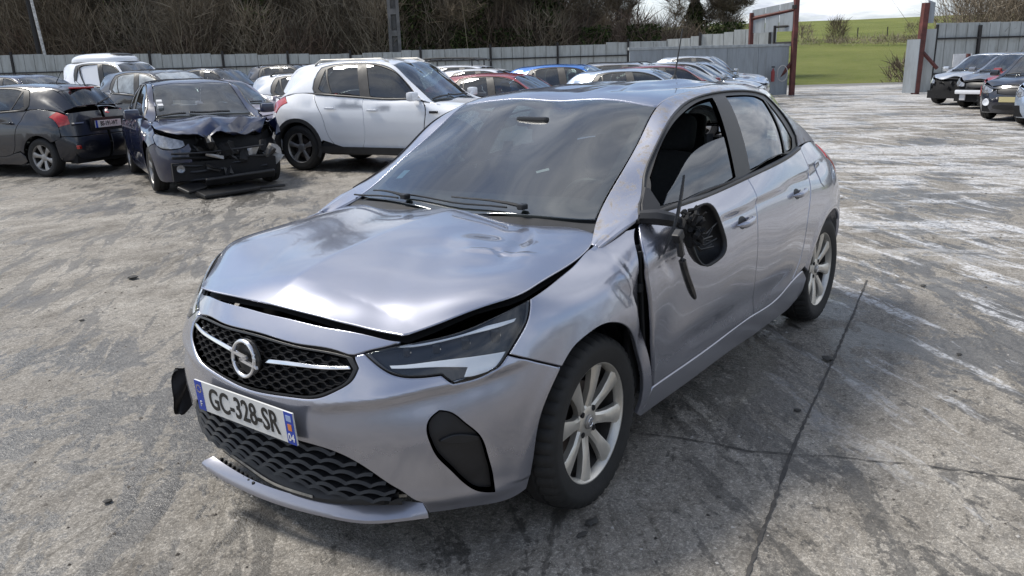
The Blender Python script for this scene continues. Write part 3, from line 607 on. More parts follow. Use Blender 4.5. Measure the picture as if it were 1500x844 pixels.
def tree(a, d, h, label, seed, lean=0.0, ivy=0.0, nb=26, rad=.17, conifer=False, mat=M_TWIG, zb=None):
    rj = random.Random(seed); q = gp(a, d); z0 = hill(a, d)-.2 if zb is None else zb; t = empty('tree', (q[0], q[1], z0)); tag(t, label, 'tree')
    mb = MB(); tips = []
    def grow(p, v, L_, r, lvl):
        pts = [Vector(p)]; n = 5
        for k in range(n):
            v = (v+Vector((rj.uniform(-1, 1), rj.uniform(-1, 1), rj.uniform(-.4, .7)))*(.16 if lvl else .07)).normalized(); pts.append(pts[-1]+v*L_/n)
        rs = [r*(1-.75*k/n) for k in range(n+1)]; mb.tube(pts, rs, 6 if lvl < 1 else (4 if lvl < 2 else 3), False)
        if lvl >= 3: tips.append((pts, r)); return
        m = (nb if lvl == 0 else 6) if not conifer else (40 if lvl == 0 else 0)
        for k in range(m):
            f = rj.uniform(.25 if lvl == 0 else .2, 1); i = min(int(f*n), n-1); p0 = pts[i].lerp(pts[i+1], f*n-i)
            az = rj.uniform(0, 6.283); el = rj.uniform(.15, .95); dv = Vector((math.cos(az)*math.cos(el), math.sin(az)*math.cos(el), math.sin(el)))
            grow(p0, (dv+v*.35).normalized(), L_*(.42 if lvl == 0 else .5)*rj.uniform(.6, 1.15)*(1-.45*f if lvl == 0 else 1), max(r*(1-.75*f)*.45, .008), lvl+1+(1 if lvl == 0 and k % 3 == 0 else 0))
        tips.append((pts, r))
    grow((0, 0, 0), Vector((lean, 0, 1)).normalized(), h, rad, 0)
    mb.build('trunk', M_BARK, t, True)
    B = []; D = []
    for pts, r in tips:
        for p in pts[1:]:
            for k in range(3): B.append(tuple(p)); D.append((rj.gauss(0, .6), rj.gauss(0, .6), rj.uniform(.1, 1)))
    B = np.array(B); D = np.array(D); n = len(B)
    V, T = blades(B, D, rng.uniform(.3, 1.1, n), rng.uniform(.012, .03, n)); o = mkf('crown', V, T, mat, t); tint(o, np.repeat(np.clip(.4+rng.normal(size=n)*.2, 0, 1), 6))
    if ivy:
        m = int(ivy*3000); f = rng.random(m)**.8; ang = rng.random(m)*6.28
        if conifer: rad_ = (1-f*.9)*h*.20*rng.random(m)**.5
        else: rad_ = (.25+.75*np.sin(np.clip(f*1.25, 0, 1)*math.pi)**1.0)*h*.11*rng.random(m)**.6*(1+.4*np.sin(ang*3+f*11))
        c = np.stack([rad_*np.cos(ang)+lean*h*f, rad_*np.sin(ang), .3+f*h*(.97 if conifer else .72)], 1); leaves(c, rng.uniform(.07, .17, m), M_LEAF, 'foliage', t)
    return t
tree(-5.3, 50, 12, 'dark ivy-clad evergreen just right of the concrete pole', 11, ivy=2.6, conifer=True, rad=.2)
tree(-1.5, 49, 10.5, 'bare tree with ivied trunk rising through the thicket, left of the forked trunks', 12, .05, .9)
tree(2.6, 50, 11, 'ivied tree with several forked bare trunks at the thicket edge', 13, .10, 1.2, rad=.2)
tree(3.7, 51, 12, 'slender bare tree leaning right at the thicket edge', 14, .22, .0, rad=.15)
tree(4.6, 50, 11, 'bare tree with long drooping limbs against the sky', 15, -.16, .0, nb=22)
tree(7.2, 54, 7.5, 'small bare spreading tree above the fence', 16, .08, .0, nb=22, rad=.11)
tree(12.6, 57, 8.2, 'dark ivy-covered tree on the skyline left of the gate', 17, .0, 2.3, rad=.16)
tree(14.6, 57, 7.0, 'thin bare tree right of the ivy-covered one', 18, .06, .0, nb=20, rad=.09)
tree(-14, 51, 13, 'pale trunk showing through the thicket, middle left', 19, .1, .6)
tree(-23, 51, 13, 'trunk deep in the thicket near the leaning white pole', 20, -.05, .5)
m = 9000; fa = rng.uniform(-6, 13.5, m); cl = np.sin(fa*1.7)+np.sin(fa*.9+2); keep = cl > .2; fa = fa[keep]; m = len(fa)
q = CAM[:2][None]+RGT[None]*fa[:, None]+DEP[None]*rng.uniform(47.5, 49, m)[:, None]
ivy_o = leaves(np.concatenate([q, (1.9+rng.random(m)**1.4*1.5)[:, None]], 1), rng.uniform(.06, .14, m), M_LEAF, 'ivy_bank'); tag(ivy_o, 'dark ivy spilling along the top of the grey fence', 'ivy', kind='stuff')
# ------------------------------------------------------------------ fences
def sheet_material(name, c, dirt):
    g = G(name); p = g.obj(); inf = g.n('ShaderNodeObjectInfo')
    c0 = g.mix(g.m1('MULTIPLY', inf.outputs['Random'], .35), (*c, 1), tuple(v*.72 for v in c)+(1,))
    c1 = g.mix(g.m1('MULTIPLY', g.ramp(g.noise(p, 2.4, 8, .7, sc=(.4, .4, 2.8)), .45, .75), dirt), c0, (.13, .125, .10, 1))
    return g.fin(g.bsdf(col=c1, rough=.62, spec=.4).outputs[0])
M_SHEET = sheet_material('grey_sheet_panel', (.44, .46, .45), .6); M_SHEET2 = sheet_material('pale_metal_panel', (.33, .36, .385), .5)
M_IRON = simple('dark_iron', (.022, .02, .02), .7, var=.4, scale=5); M_RUST = simple('red_oxide_beam', (.115, .036, .030), .7, var=.55, scale=3.5)
def fence(name, label, pts, hfun, pw, post_every, post_h, rails):
    """pts: (a,d) path; sheet panels side by side, each its own part, posts behind and rails"""
    root = empty(name, (*gp(*pts[0]), 0)); tag(root, label, 'fence'); o0 = np.array(gp(*pts[0])); rj = random.Random(len(pts)*7+int(abs(pts[0][0])))
    base = None; dist = 0; nextpost = post_every*.4
    for (a0, d0), (a1, d1) in zip(pts[:-1], pts[1:]):
        p0, p1 = np.array(gp(a0, d0)), np.array(gp(a1, d1)); Ls = np.linalg.norm(p1-p0); u = (p1-p0)/Ls; nrm = np.array((-u[1], u[0]))
        if nrm @ (CAM[:2]-p0) < 0: nrm = -nrm
        s = 0
        while s < Ls:
            wd = min(pw*rj.uniform(.85, 1.15), Ls-s+.01); h = hfun(a0+(a1-a0)*s/Ls)*rj.uniform(.995, 1.005); c = p0+u*(s+wd/2)-o0; of = rj.uniform(-.006, .006)
            lipw = .03; V = []
            for x, y in ((-wd/2+.004, -.014), (-wd/2+.022, .014), (wd/2-.022, .014), (wd/2-.004, -.014)):
                for z in (.02, h): V.append((c[0]+u[0]*x+nrm[0]*(y+of), c[1]+u[1]*x+nrm[1]*(y+of), z+rj.uniform(-.004, .004)))
            V += [(v[0]-nrm[0]*.012, v[1]-nrm[1]*.012, v[2]) for v in V]
            F = [(0, 2, 3, 1), (2, 4, 5, 3), (4, 6, 7, 5), (8, 9, 11, 10), (10, 11, 13, 12), (12, 13, 15, 14), (1, 3, 11, 9), (3, 5, 13, 11), (5, 7, 15, 13), (0, 8, 10, 2), (2, 10, 12, 4), (4, 12, 14, 6), (0, 1, 9, 8), (6, 14, 15, 7)]
            mk('fence_panel', V, F, M_SHEET, root); s += wd; dist += wd
            if dist > nextpost:
                nextpost += post_every; q = p0+u*s-o0+nrm*.06; ph = h+post_h
                MB().box((q[0], q[1], ph/2), (.10, .10, ph), Matrix.Rotation(math.atan2(u[1], u[0]), 3, 'Z')).build('fence_post', M_IRON, root)
        for rz in rails:
            c = (p0+p1)/2-o0+nrm*.075; MB().box((c[0], c[1], rz), (Ls, .05, .06), Matrix.Rotation(math.atan2(u[1], u[0]), 3, 'Z')).build('fence_rail', M_IRON, root)
    return root
def hleft(a):
    k = np.interp(a, [-33, -22, -14, -8, -4, 1.5, 7, 9, 10.5, 12.6], [2.8, 2.58, 2.38, 2.2, 2.32, 2.32, 2.36, 2.5, 2.7, 2.75]); return round(k/.07)*.07
fence('metal_fence', 'long grey sheet fence behind the parked cars, below the thicket', [(-34, 44), (-8, 44), (8, 42), (12.4, 39)], hleft, .56, 3.5, .16, (1.75, .5))
fence('metal_fence', 'grey sheet fence right of the gate behind the wrecks', [(15.8, 31.3), (24, 32.5), (34, 34)], lambda a: 2.5, .42, 3.4, -.1, (1.95, .7))
# low grey wall leading to the left gate post
lw = empty('low_metal_wall', (*gp(4.6, 31.5), 0)); tag(lw, 'low smooth grey metal wall ending at the left gate post', 'wall'); o0 = np.array(gp(4.6, 31.5))
p0, p1 = np.array(gp(4.6, 31.5)), np.array(gp(11.05, 33.1)); u = (p1-p0)/np.linalg.norm(p1-p0); LL = np.linalg.norm(p1-p0); n = 5
for k in range(n):
    c = p0+u*(k+.5)*LL/n-o0; MB().box((c[0], c[1], .94), (LL/n-.012, .06, 1.84), Matrix.Rotation(math.atan2(u[1], u[0]), 3, 'Z'), bev=.006).build('wall_panel', M_SHEET2, lw)
c = (p0+p1)/2-o0; MB().box((c[0], c[1], 1.91), (LL+.1, .12, .10), Matrix.Rotation(math.atan2(u[1], u[0]), 3, 'Z'), bev=.01).build('coping', simple('coping_grey', (.36, .38, .38), .6, var=.25), lw)
# gate posts and frames
gl = empty('gate_post', (*gp(11.3, 33), 0)); tag(gl, 'rusty red steel post with raised panel, left of the gate opening', 'gate post')
def beam(par, nm, a, b, w_, mat, org):
    A, B = Vector(a)-Vector((*org, 0)), Vector(b)-Vector((*org, 0)); MB().tube([A, B], w_*.72, 4).build(nm, mat, par)
og = gp(11.3, 33); P3 = lambda a, d, z: (*gp(a, d), z)
beam(gl, 'upright', P3(11.22, 33, 0), P3(11.2, 33, 4.3), .17, M_RUST, og); beam(gl, 'upright', P3(9.95, 34.5, 0), P3(9.95, 34.5, 3.2), .15, M_RUST, og)
beam(gl, 'crossbeam', P3(9.95, 34.5, 2.98), P3(11.2, 33, 3.22), .12, M_RUST, og); beam(gl, 'brace', P3(11.25, 33, 1.35), P3(10.4, 33.1, .25), .10, M_RUST, og)
beam(gl, 'rail', P3(10.55, 33.4, 2.6), P3(11.33, 33, 2.62), .06, M_IRON, og); beam(gl, 'rail', P3(10.5, 33.4, 1.98), P3(11.3, 33, 2.0), .06, M_IRON, og); beam(gl, 'rail', P3(10.55, 33.4, 1.95), P3(10.55, 33.4, 2.65), .08, M_IRON, og)
def flat(par, nm, corners, th, mat, org):
    A = [Vector(c)-Vector((*org, 0)) for c in corners]; n_ = (A[1]-A[0]).cross(A[2]-A[0]).normalized()*th; V = A+[a+n_ for a in A]; k = len(A)
    return mk(nm, V, [tuple(range(k)), tuple(range(2*k-1, k-1, -1))]+[(i, i+k, (i+1) % k+k, (i+1) % k) for i in range(k)], mat, par)
for k in range(3):
    f0, f1 = k/3, (k+1)/3-.02; A_ = lambda f: (9.98+1.17*f, 34.5-1.5*f)
    flat(gl, 'raised_panel', [P3(*A_(f0), 2.42), P3(*A_(f1), 2.42), P3(*A_(f1), 2.92+.22*f1), P3(*A_(f0), 2.92+.22*f0)], .03, M_SHEET2, og)
    flat(gl, 'top_panel', [P3(*A_(f0), 3.05+.2*f0), P3(*A_(f1), 3.05+.2*f1), P3(*A_(f1), 3.30+.2*f1), P3(*A_(f0), 3.30+.2*f0)], .03, M_SHEET2, og)
MB().box(Vector(P3(11.3, 33, 4.2))-Vector((*og, 0)), (.14, .14, .16), bev=.02).build('lamp_bracket', M_IRON, gl); MB().box(Vector(P3(11.1, 32.9, 3.3))-Vector((*og, 0)), (.16, .14, .14), bev=.02).build('camera_box', M_IRON, gl)
hose = MB().tube([Vector(P3(10.75+.20*math.cos(t), 32.8, .85+.30*math.sin(t)))-Vector((*og, 0)) for t in np.linspace(0, 6.2, 20)], .018, 5); hose.build('hose', simple('pale_hose', (.5, .48, .46), .7), gl)
ext = empty('extinguisher', (*gp(10.35, 32.7), .55)); tag(ext, 'small red extinguisher hung by the left gate post', 'extinguisher'); MB().lathe([(0, .001), (.0, .07), (.38, .07), (.45, .03), (.50, .025), (.5, .001)], 14, axis='z').build('bottle', simple('signal_red', (.25, .035, .035), .4), ext); MB().box((0, 0, .55), (.05, .12, .05), bev=.01).build('valve', M_IRON, ext)
gr_ = empty('gate_post', (*gp(15.2, 31), 0)); tag(gr_, 'leaning rusty red steel post, right of the gate opening', 'gate post'); og = gp(15.2, 31)
beam(gr_, 'upright', P3(15.12, 31, 0), P3(15.2, 31, 3.2), .20, M_RUST, og); beam(gr_, 'brace', P3(15.15, 31, 1.6), P3(15.75, 30.8, .9), .09, M_RUST, og); beam(gr_, 'upright', P3(15.75, 31.2, 0), P3(15.8, 31.2, 2.45), .08, M_IRON, og)
flat(gr_, 'gate_leaf', [P3(14.8, 31.3, .05), P3(15.08, 30.9, .05), P3(15.1, 30.9, 1.95), P3(14.82, 31.3, 1.95)], .06, M_SHEET2, og); flat(gr_, 'side_sheet', [P3(15.3, 31.15, .05), P3(15.72, 31.15, .05), P3(15.75, 31.15, 2.3), P3(15.33, 31.15, 2.3)], .03, M_SHEET, og)
flat(gr_, 'top_sheet', [P3(15.3, 31.05, 2.5), P3(15.55, 31.05, 2.5), P3(15.56, 31.05, 3.2), P3(15.3, 31.05, 3.3)], .03, M_SHEET2, og)
sg = empty('notice_board', (*gp(15.95, 29.6), 0)); tag(sg, 'small white board on a rusty stake by the right gate post', 'sign'); og = gp(15.95, 29.6)
flat(sg, 'board', [P3(15.65, 29.6, .95), P3(16.3, 29.6, .95), P3(16.3, 29.6, 1.4), P3(15.65, 29.6, 1.4)], .02, simple('board_white', (.7, .7, .7), .6, var=.2), og); beam(sg, 'stake', P3(16.1, 29.55, 0), P3(16.15, 29.55, 1.4), .10, M_RUST, og)
# poles
pz = empty('concrete_pole', (*gp(-6.1, 47.5), 0)); tag(pz, 'dark grey ladder-like concrete power pole behind the fence', 'pole'); og = gp(-6.1, 47.5); M_CONC = simple('pole_concrete', (.16, .155, .15), .85, var=.3, scale=2)
for s in (-.26, .26): beam(pz, 'pole_leg', P3(-6.1+s, 47.5, 0), P3(-6.1+s*.8, 47.5, 11), .17, M_CONC, og)
for k in range(9): q = P3(-6.1, 47.5, 1.0+k*1.15); MB().box(Vector(q)-Vector((*og, 0)), (.40, .16, .30), Matrix.Rotation(math.atan2(RGT[1], RGT[0]), 3, 'Z')).build('rung', M_CONC, pz)
flat(pz, 'pole_web', [P3(-6.3, 47.56, 0), P3(-5.9, 47.56, 0), P3(-5.93, 47.56, 11), P3(-6.27, 47.56, 11)], .04, simple('pole_web', (.10, .098, .095), .85, var=.3), og)
wp = MB().tube([P3(-24.2, 45.3, 0), P3(-24.9, 45.3, 9)], [.085, .07], 8).build('leaning_pole', simple('chipped_white_paint', (.55, .54, .52), .7, var=.5, scale=9)); tag(wp, 'thin leaning white pole at the far left', 'pole')
wq = MB().tube([P3(-24.9, 45.9, 0), P3(-25.3, 45.9, 9)], [.13, .11], 8).build('timber_pole', M_IRON); tag(wq, 'dark timber pole behind the leaning white pole', 'pole')
# field fence posts
for k, a in enumerate((39.0, 46.3, 50.2)):
    d = 112; q = gp(a, d); o = MB().box((q[0], q[1], hill(a, d)+.5), (.12, .12, 1.5), bev=.02).build('field_post', M_IRON); tag(o, ['field post left of the scrub on the slope', 'field post near the middle of the pasture', 'field post on the right of the pasture'][k], 'post', 'posts on the pasture')

# added behind the camera for dark reflections: unseen fence and thicket; pasture goes on
terrain_sheet('outer_ground', M_FIELD, -400, 420, -420, 40.4, 12, 12, lambda a, d: -.35)
fence('metal_fence', 'unseen fence added behind the viewer for dark reflections', [(40, 33.5), (40, -22), (-40, -22)], lambda a: 2.4, 2.6, 5.2, .1, (1.8,))
sh = [(rr.uniform(43, 50), -24+56*k/40, -.3, rr.uniform(4, 8), rr.uniform(2, 3.5), .3) for k in range(26)]+[(-42+86*k/30+rr.uniform(-1, 1), rr.uniform(-32, -25), -.3, rr.uniform(3.5, 8), rr.uniform(2, 3.5), .3) for k in range(30)]
brush('thicket', sh, M_TWIG, 'unseen bare thicket added behind the viewer for dark reflections', 'thicket', per=240, wid=.12)
# ------------------------------------------------------------------ car materials
M_SILVER = paint('silver_lacquer', (.40, .41, .475), metal=.86, rough=.26, dirt=.20)
M_BLACK = simple('black_plastic', (.012, .012, .013), .42, var=.25, scale=9)
M_TRIM = simple('dull_window_trim', (.05, .047, .044), .45, var=.35, scale=7)
M_RUB = simple('tyre_rubber', (.018, .0175, .017), .75, var=.35, scale=10, bump=.15)
M_DARK = simple('dark_cavity', (.006, .006, .007), .85)
M_CHROME = simple('chrome', (.8, .8, .82), .12, metal=1.0, var=.04)
M_ALLOY = simple('alloy_dirty', (.66, .63, .57), .36, metal=.7, var=.22, scale=7)
M_ALLOY2 = simple('alloy_dull', (.36, .35, .34), .45, metal=.75, var=.3, scale=9)
M_BARREL = simple('dark_barrel', (.075, .07, .064), .6, metal=.5, var=.4, scale=9)  # barrel toned darker than the spokes
M_STEEL = simple('brake_steel', (.12, .10, .09), .5, metal=.8, var=.4)
M_GLASS = glass_mat('windscreen_glass', (.42, .48, .47), .16, .03)
M_SGLASS = glass_mat('side_glass', (.28, .33, .31), .11, .10)
M_LENS = glass_mat('lamp_lens', (.93, .95, .96), .06, .02)
M_LAMPBK = simple('lamp_housing', (.014, .014, .016), .3, metal=.3, var=.3, scale=30)
M_DRL = simple('lamp_light_guide', (.86, .88, .92), .25, metal=0, var=.03)
M_RED = simple('tail_lamp_red', (.45, .02, .015), .12, coat=1, var=.2, scale=30)
M_SEAT = simple('seat_cloth', (.016, .016, .018), .9, var=.35, scale=60)
M_DASH = simple('dashboard_grey', (.03, .03, .032), .6, var=.2)
M_AIRBAG = simple('airbag_cloth', (.62, .63, .62), .85, var=.15, scale=14)
M_PLATE = simple('plate_white', (.78, .78, .76), .35, var=.05)
M_PBLUE = simple('plate_blue', (.02, .06, .42), .35)
M_INK = simple('plate_ink', (.012, .012, .012), .4)
M_PWHITE = simple('plate_print_white', (.8, .8, .8), .4)
M_PORNG = simple('plate_print_orange', (.75, .25, .06), .4)
M_PLASTIC2 = simple('grey_black_plastic', (.017, .017, .019), .5, var=.3, scale=14)
def scuffed(name, col):
    g = G(name); ob = g.obj(); m = g.ramp(g.noise(ob, 7, 8, .75, .5), .46, .54); m2 = g.ramp(g.noise(ob, 45, 6, .75), .40, .56); mk_ = g.m1('MULTIPLY', g.m1('MULTIPLY', m, m2), .8)
    c = g.mix(mk_, (*col, 1), (.21, .175, .13, 1)); k = g.m1('SUBTRACT', 1.0, mk_)
    return g.fin(g.bsdf(col=c, metal=g.m1('MULTIPLY', k, .78), rough=g.m1('ADD', .3, g.m1('MULTIPLY', mk_, .4)), coat=k, coatr=.04).outputs[0])
M_SCUFF = scuffed('scuffed_silver_lacquer', (.40, .41, .475))
M_FOAM = simple('torn_edge', (.36, .33, .28), .8, var=.3, scale=30)

def add(parent, name, P, mat): return mk(name, P[0], P[1], mat, parent, True, P[2])

# ------------------------------------------------------------------ wheels
def wheel_meshes(r, rim_r, width, nspoke, seg=48, fine=False, key=None, spoke_w=1.3):
    """returns dict of mesh data; wheel centre at origin, outer face +y"""
    h = width/2; k = r-rim_r; out = {}
    prof = [(-h*.84, rim_r), (-h, rim_r+k*.3), (-h*1.02, rim_r+k*.55), (-h*.95, rim_r+k*.84), (-h*.82, r-.009), (-h*.55, r-.002), (-h*.34, r), (-h*.31, r-.008), (-h*.25, r-.008), (-h*.22, r+.001), (0, r+.001), (h*.22, r+.001), (h*.25, r-.008), (h*.31, r-.008), (h*.34, r), (h*.55, r-.002), (h*.82, r-.009), (h*.95, rim_r+k*.84), (h*1.0, rim_r+k*.66), (h*1.025, rim_r+k*.62), (h*1.02, rim_r+k*.5), (h, rim_r+k*.28), (h*.9, rim_r+.002)]
    mb = MB(); n = seg*3 if fine else seg
    mb.lathe(prof, n)
    if fine:
        m = len(prof)
        for q in range(n):
            for i, (a, rr) in enumerate(prof):
                if .3*h < abs(a) < .96*h and rr > r-.02 and (q % 4 == (0 if a > 0 else 2)):
                    x, y, z = mb.V[q*m+i]; s = (rr-.008)/rr; mb.V[q*m+i] = (x*s, y, z*s)
    out['tyre'] = (mb, M_RUB, True)
    f = h*.86; mb = MB()
    mb.lathe([(f-.004, rim_r+.012), (f+.004, rim_r+.010), (f+.002, rim_r-.001), (f-.014, rim_r-.012), (f-.03, rim_r-.014)], seg*2 if fine else seg)
    out['rim_barrel'] = (MB().lathe([(f-.028, rim_r-.013), (-f*.9, rim_r-.022), (-f*.9, .03)], seg), M_BARREL, True)
    hub = .30*rim_r
    mb.lathe([(f-.055, hub*1.02), (f-.03, hub), (f-.024, hub*.86), (f-.022, hub*.5), (f-.022, .001)], 24)
    for s in range(nspoke):
        a = 2*math.pi*(s+.25)/nspoke; ca, sa = math.cos(a), math.sin(a)
        st = [(hub*.7, .018, f-.026), (hub*1.25, .0155, f-.020), (rim_r*.55, .017, f-.012), (rim_r*.8, .023, f-.006), (rim_r*.97, .029, f-.004)]
        sc = rim_r/.212*8/nspoke*spoke_w; V = []
        for rr, wd, fy in st:
            wd = wd*sc
            for t, dy in ((-1, -.028), (-1, -.007), (-.55, 0), (.55, 0), (1, -.007), (1, -.028)):
                q = t*wd; V.append((rr*ca-q*sa, fy+dy, rr*sa+q*ca))
        F = [(i*6+j, i*6+j+1, (i+1)*6+j+1, (i+1)*6+j) for i in range(4) for j in range(5)]
        mb.add(V, F)
    out['rim'] = (mb, M_ALLOY if fine else M_ALLOY2, False)
    mb = MB().lathe([(f-.075, .02), (f-.075, rim_r*.64), (f-.10, rim_r*.64), (f-.10, .02)], 32)
    out['brake_disc'] = (mb, M_STEEL, False)
    if fine:
        for q in range(4):
            a = R(45+90*q); out['lug_hole.%d' % q] = (MB().lathe([(f-.035, .0005), (f-.0205, .0005), (f-.0205, .0105), (f-.035, .0105)], 14, c=(.053*math.cos(a), 0, .053*math.sin(a))), M_DARK, False)
        mb = MB().lathe([(f-.024, .027), (f-.016, .026), (f-.014, .022), (f-.0135, .0005)], 24)
        out['centre_cap'] = (mb, M_ALLOY2, True)
        mb = MB().lathe([(f-.0128, .0135), (f-.0115, .0150), (f-.0128, .0165)], 20)
        mb.box((0, f-.012, .0), (.026, .002, .004), Matrix.Rotation(R(25), 3, 'Y'))
        out['cap_emblem'] = (mb, M_CHROME, False)
        mb = MB().box((-.10, f-.085, .04), (.05, .05, .13), bev=.012)
        out['brake_caliper'] = (mb, M_PLASTIC2, False)
    res = {}
    for nm, (mb, mat, sm) in out.items():
        o = mb.build(nm, mat, None, True)
        autosmooth(o, 50 if nm == 'tyre' else 32); res[nm] = o.data; bpy.data.objects.remove(o)
    return res
def put_wheel(car, meshes, x, y, z, side, steer=0.0):
    wl = bpy.data.objects.new('wheel', None); wl.empty_display_size = .1; link(wl, car)
    wl.location = (x, y*side, z); wl.rotation_euler = (0, 0, steer+(0 if side > 0 else math.pi))
    for nm, me in meshes.items(): link(bpy.data.objects.new(nm.split('.')[0], me), wl)
    return wl
WH = wheel_meshes(.311, .212, .195, 8, 56, True)
WB = {k: wheel_meshes(.305, .20, .19, k, 28, False) for k in (5, 6, 8)}
WBIG = wheel_meshes(.35, .228, .22, 5, 32, False, spoke_w=.9)

def arch_liner(car, cx, side, z=.315, r=.372, y0=.50, y1=.765, warp=None, mat=None):
    V = []; n = 22
    for a in np.linspace(-8, 188, n):
        for y in (y1, y0): V.append((cx+r*math.cos(R(a)), y*side, z+r*math.sin(R(a))))
    F = [(i*2, i*2+1, i*2+3, i*2+2) for i in range(n-1)]
    b = len(V); V.append((cx, y0*side, z)); F += [(i*2+1, b, i*2+3) for i in range(n-1)]
    V = np.array(V)
    if warp is not None: V = warp(V)
    return mk('wheel_arch_liner', V, F, mat or M_DARK, car, True)

# ------------------------------------------------------------------ the silver hatchback
def build_hero():
    car = empty('damaged_hatchback')
    tag(car, 'silver hatchback with torn front lip, dented wing and ripped-off door mirror, in the foreground', 'car')
    SP = .024
    A = lambda nm, S, l, mat=M_SILVER, **k: add(car, nm, panel(S, l, **{'sp': SP, **k}), mat)
    hood = A('bonnet', HSH, HOOD, gap=.003, flange=.007, rnd=.003, sp=.0135)
    tag(hood, 'silver bonnet creased on the driver side')
    A('front_bumper', HSW, BUMP, holes=[FOG, [(x, -y, z) for x, y, z in FOG]], flange=.022, rnd=.005, sp=.0105)
    A('bonnet_front_panel', HSW, BAND, flange=.02)
    for side, mir in ((1, False), (-1, True)):
        # --- wing; the near one is pushed in along its rear edge
        P = panel(HSW, FEND, sp=SP, mirror=mir, gap=.003)
        if side > 0:
            V, F, Nn = P; x, z = V[:, 0], V[:, 2]
            dsp = -.040*np.exp(-((x+.33)/.10)**2-((z-.66)/.20)**2)-.010*np.exp(-((x+.2)/.05)**2-((z-.80)/.10)**2)
            dsp += ridge(x, z, -.16, .90, -.24, .60, .025, .012)+ridge(x, z, -.10, .78, -.26, .70, .022, -.010)
            dxx = .030*np.exp(-((x+.34)/.07)**2-((z-.66)/.17)**2)
            V = V.copy(); V[:, 1] += dsp; V[:, 0] += dxx
            me_n = None
            wing = mk('front_wing', V, F, M_SILVER, car, True); autosmooth(wing, 38); tag(wing, 'crumpled silver wing gaping away from the driver door')
        else: add(car, 'front_wing', P, M_SILVER)
        # --- headlamp
        lens = add(car, 'headlamp', panel(HSW, HL, sp=.02, mirror=mir, offset=.001, gap=.004, flange=.012), M_LENS)
        add(lens, 'lamp_housing', panel(HSW, HL, sp=.03, mirror=mir, offset=-.028, gap=.0, flange=.0), M_LAMPBK)
        rimL = [(x, y, z) for x, y, z in HL]
        add(lens, 'lamp_surround', panel(HSW, HL, holes=[[tuple(np.array(p)*.93+np.array((.50, .66, .70))*.07) for p in HL]], sp=.03, mirror=mir, offset=-.004, gap=.001, flange=.012), M_BLACK)
        drl = [(.600,.505,.714),(.548,.585,.7285),(.481,.661,.747),(.424,.711,.766),(.345,.768,.778),(.354,.764,.768),(.40,.735,.757),(.45,.692,.747),(.481,.664,.742),(.551,.588,.7245),(.602,.508,.711)]
        bld = [(.648,.513,.669),(.57,.62,.679),(.5,.702,.686),(.41,.774,.690),(.443,.764,.655),(.476,.745,.638),(.506,.722,.632),(.527,.701,.632),(.512,.705,.659),(.57,.625,.661),(.650,.521,.662)]
        for s in (drl, bld): add(lens, 'light_guide', panel(HSW, s, sp=.012, mirror=mir, offset=-.010, gap=0, flange=.006, rnd=.001, corner=9), M_DRL)
        for q, (c, d) in enumerate((((.585, .53, .692), .030), ((.53, .60, .70), .032), ((.47, .665, .712), .036), ((.40, .725, .73), .040))):
            b = MB().box((c[0]-.012, c[1]*side-.010*side, c[2]), (d*.7, d*1.5, d), Matrix.Rotation(R(52)*-side, 3, 'Z'), bev=.006); b.build('lamp_module', M_LAMPBK, lens)
            b = MB().box((c[0]-.012+.017*.6, c[1]*side-.010*side+.017*.79*side, c[2]), (.003, d*.55, d*.16), Matrix.Rotation(R(52)*-side*-1, 3, 'Z')); b.build('reflector', M_CHROME, lens)
        # --- fog pocket
        fp = add(car, 'air_inlet', panel(HSW, FOG, sp=.02, mirror=mir, offset=-.022, gap=-.004, flange=.03), M_PLASTIC2)
        fin = [(.60,.655,.437),(.575,.69,.452),(.538,.722,.447),(.512,.742,.437),(.512,.742,.424),(.56,.69,.424)]
        add(fp, 'inlet_fin', panel(HSW, fin, sp=.012, mirror=mir, offset=-.010, gap=0, flange=.012), M_PLASTIC2)
        # --- doors
        fd = add(car, 'front_door', panel(HSW, FDOOR, sp=SP, mirror=mir, gap=.0028), M_SILVER)
        rd = add(car, 'rear_door', panel(HSW, RDOOR, sp=SP, mirror=mir, gap=.0028), M_SILVER)
        for d_, hx, hz in ((fd, -1.206, .816), (rd, -1.944, .841)):
            uv = HSW.inv(np.array([(hx, .872*side, hz)])); p0 = HSW.ev(uv)[0]
            rec = []
            for a in np.linspace(0, 2*math.pi, 18)[:-1]: rec.append((hx+.012+.042*math.cos(a), .87, hz+.004+.030*math.sin(a)))
            add(d_, 'handle_recess_shade', panel(HSW, rec, sp=.012, mirror=mir, offset=.0012, gap=0, flange=.001, rnd=.0006), M_BLACK)  # flat black patch, the hollow's shade put into its colour
            V = []; n = 13; ring = 10
            for i in range(n):
                t = i/(n-1)*2-1; xx = hx+.085*t; prof = max(1-abs(t)**3.2, .02); off = .030*(1-t**4)+.004
                hh = .0165*prof**.5; dd = .0105*prof**.5
                for k in range(ring):
                    q = 2*math.pi*k/ring; V.append((xx, (p0[1]*side+off+dd*math.cos(q))*side, hz+.006+.012*t*-1*.5+hh*math.sin(q)))
            F = [(i*ring+k, i*ring+(k+1) % ring, (i+1)*ring+(k+1) % ring, (i+1)*ring+k) for i in range(n-1) for k in range(ring)]+[tuple(range(ring)), tuple(range((n-1)*ring, n*ring))]
            mk('door_handle', V, F, M_SILVER, d_, True)
        add(car, 'sill', panel(HSW, SILL, sp=.03, mirror=mir, gap=.002), M_SILVER)
        add(car, 'rear_quarter_panel', panel(HSW, QUART, sp=.028, mirror=mir, gap=.0028), M_SILVER)
        add(car, 'fuel_flap' if side > 0 else 'quarter_badge', panel(HSW, FUEL, sp=.02, mirror=mir, offset=.0035, gap=0, flange=.003), M_SILVER) if side > 0 else None
        add(car, 'tail_lamp', panel(HSW, TLAMP, sp=.02, mirror=mir, offset=.006, gap=.002), M_RED)
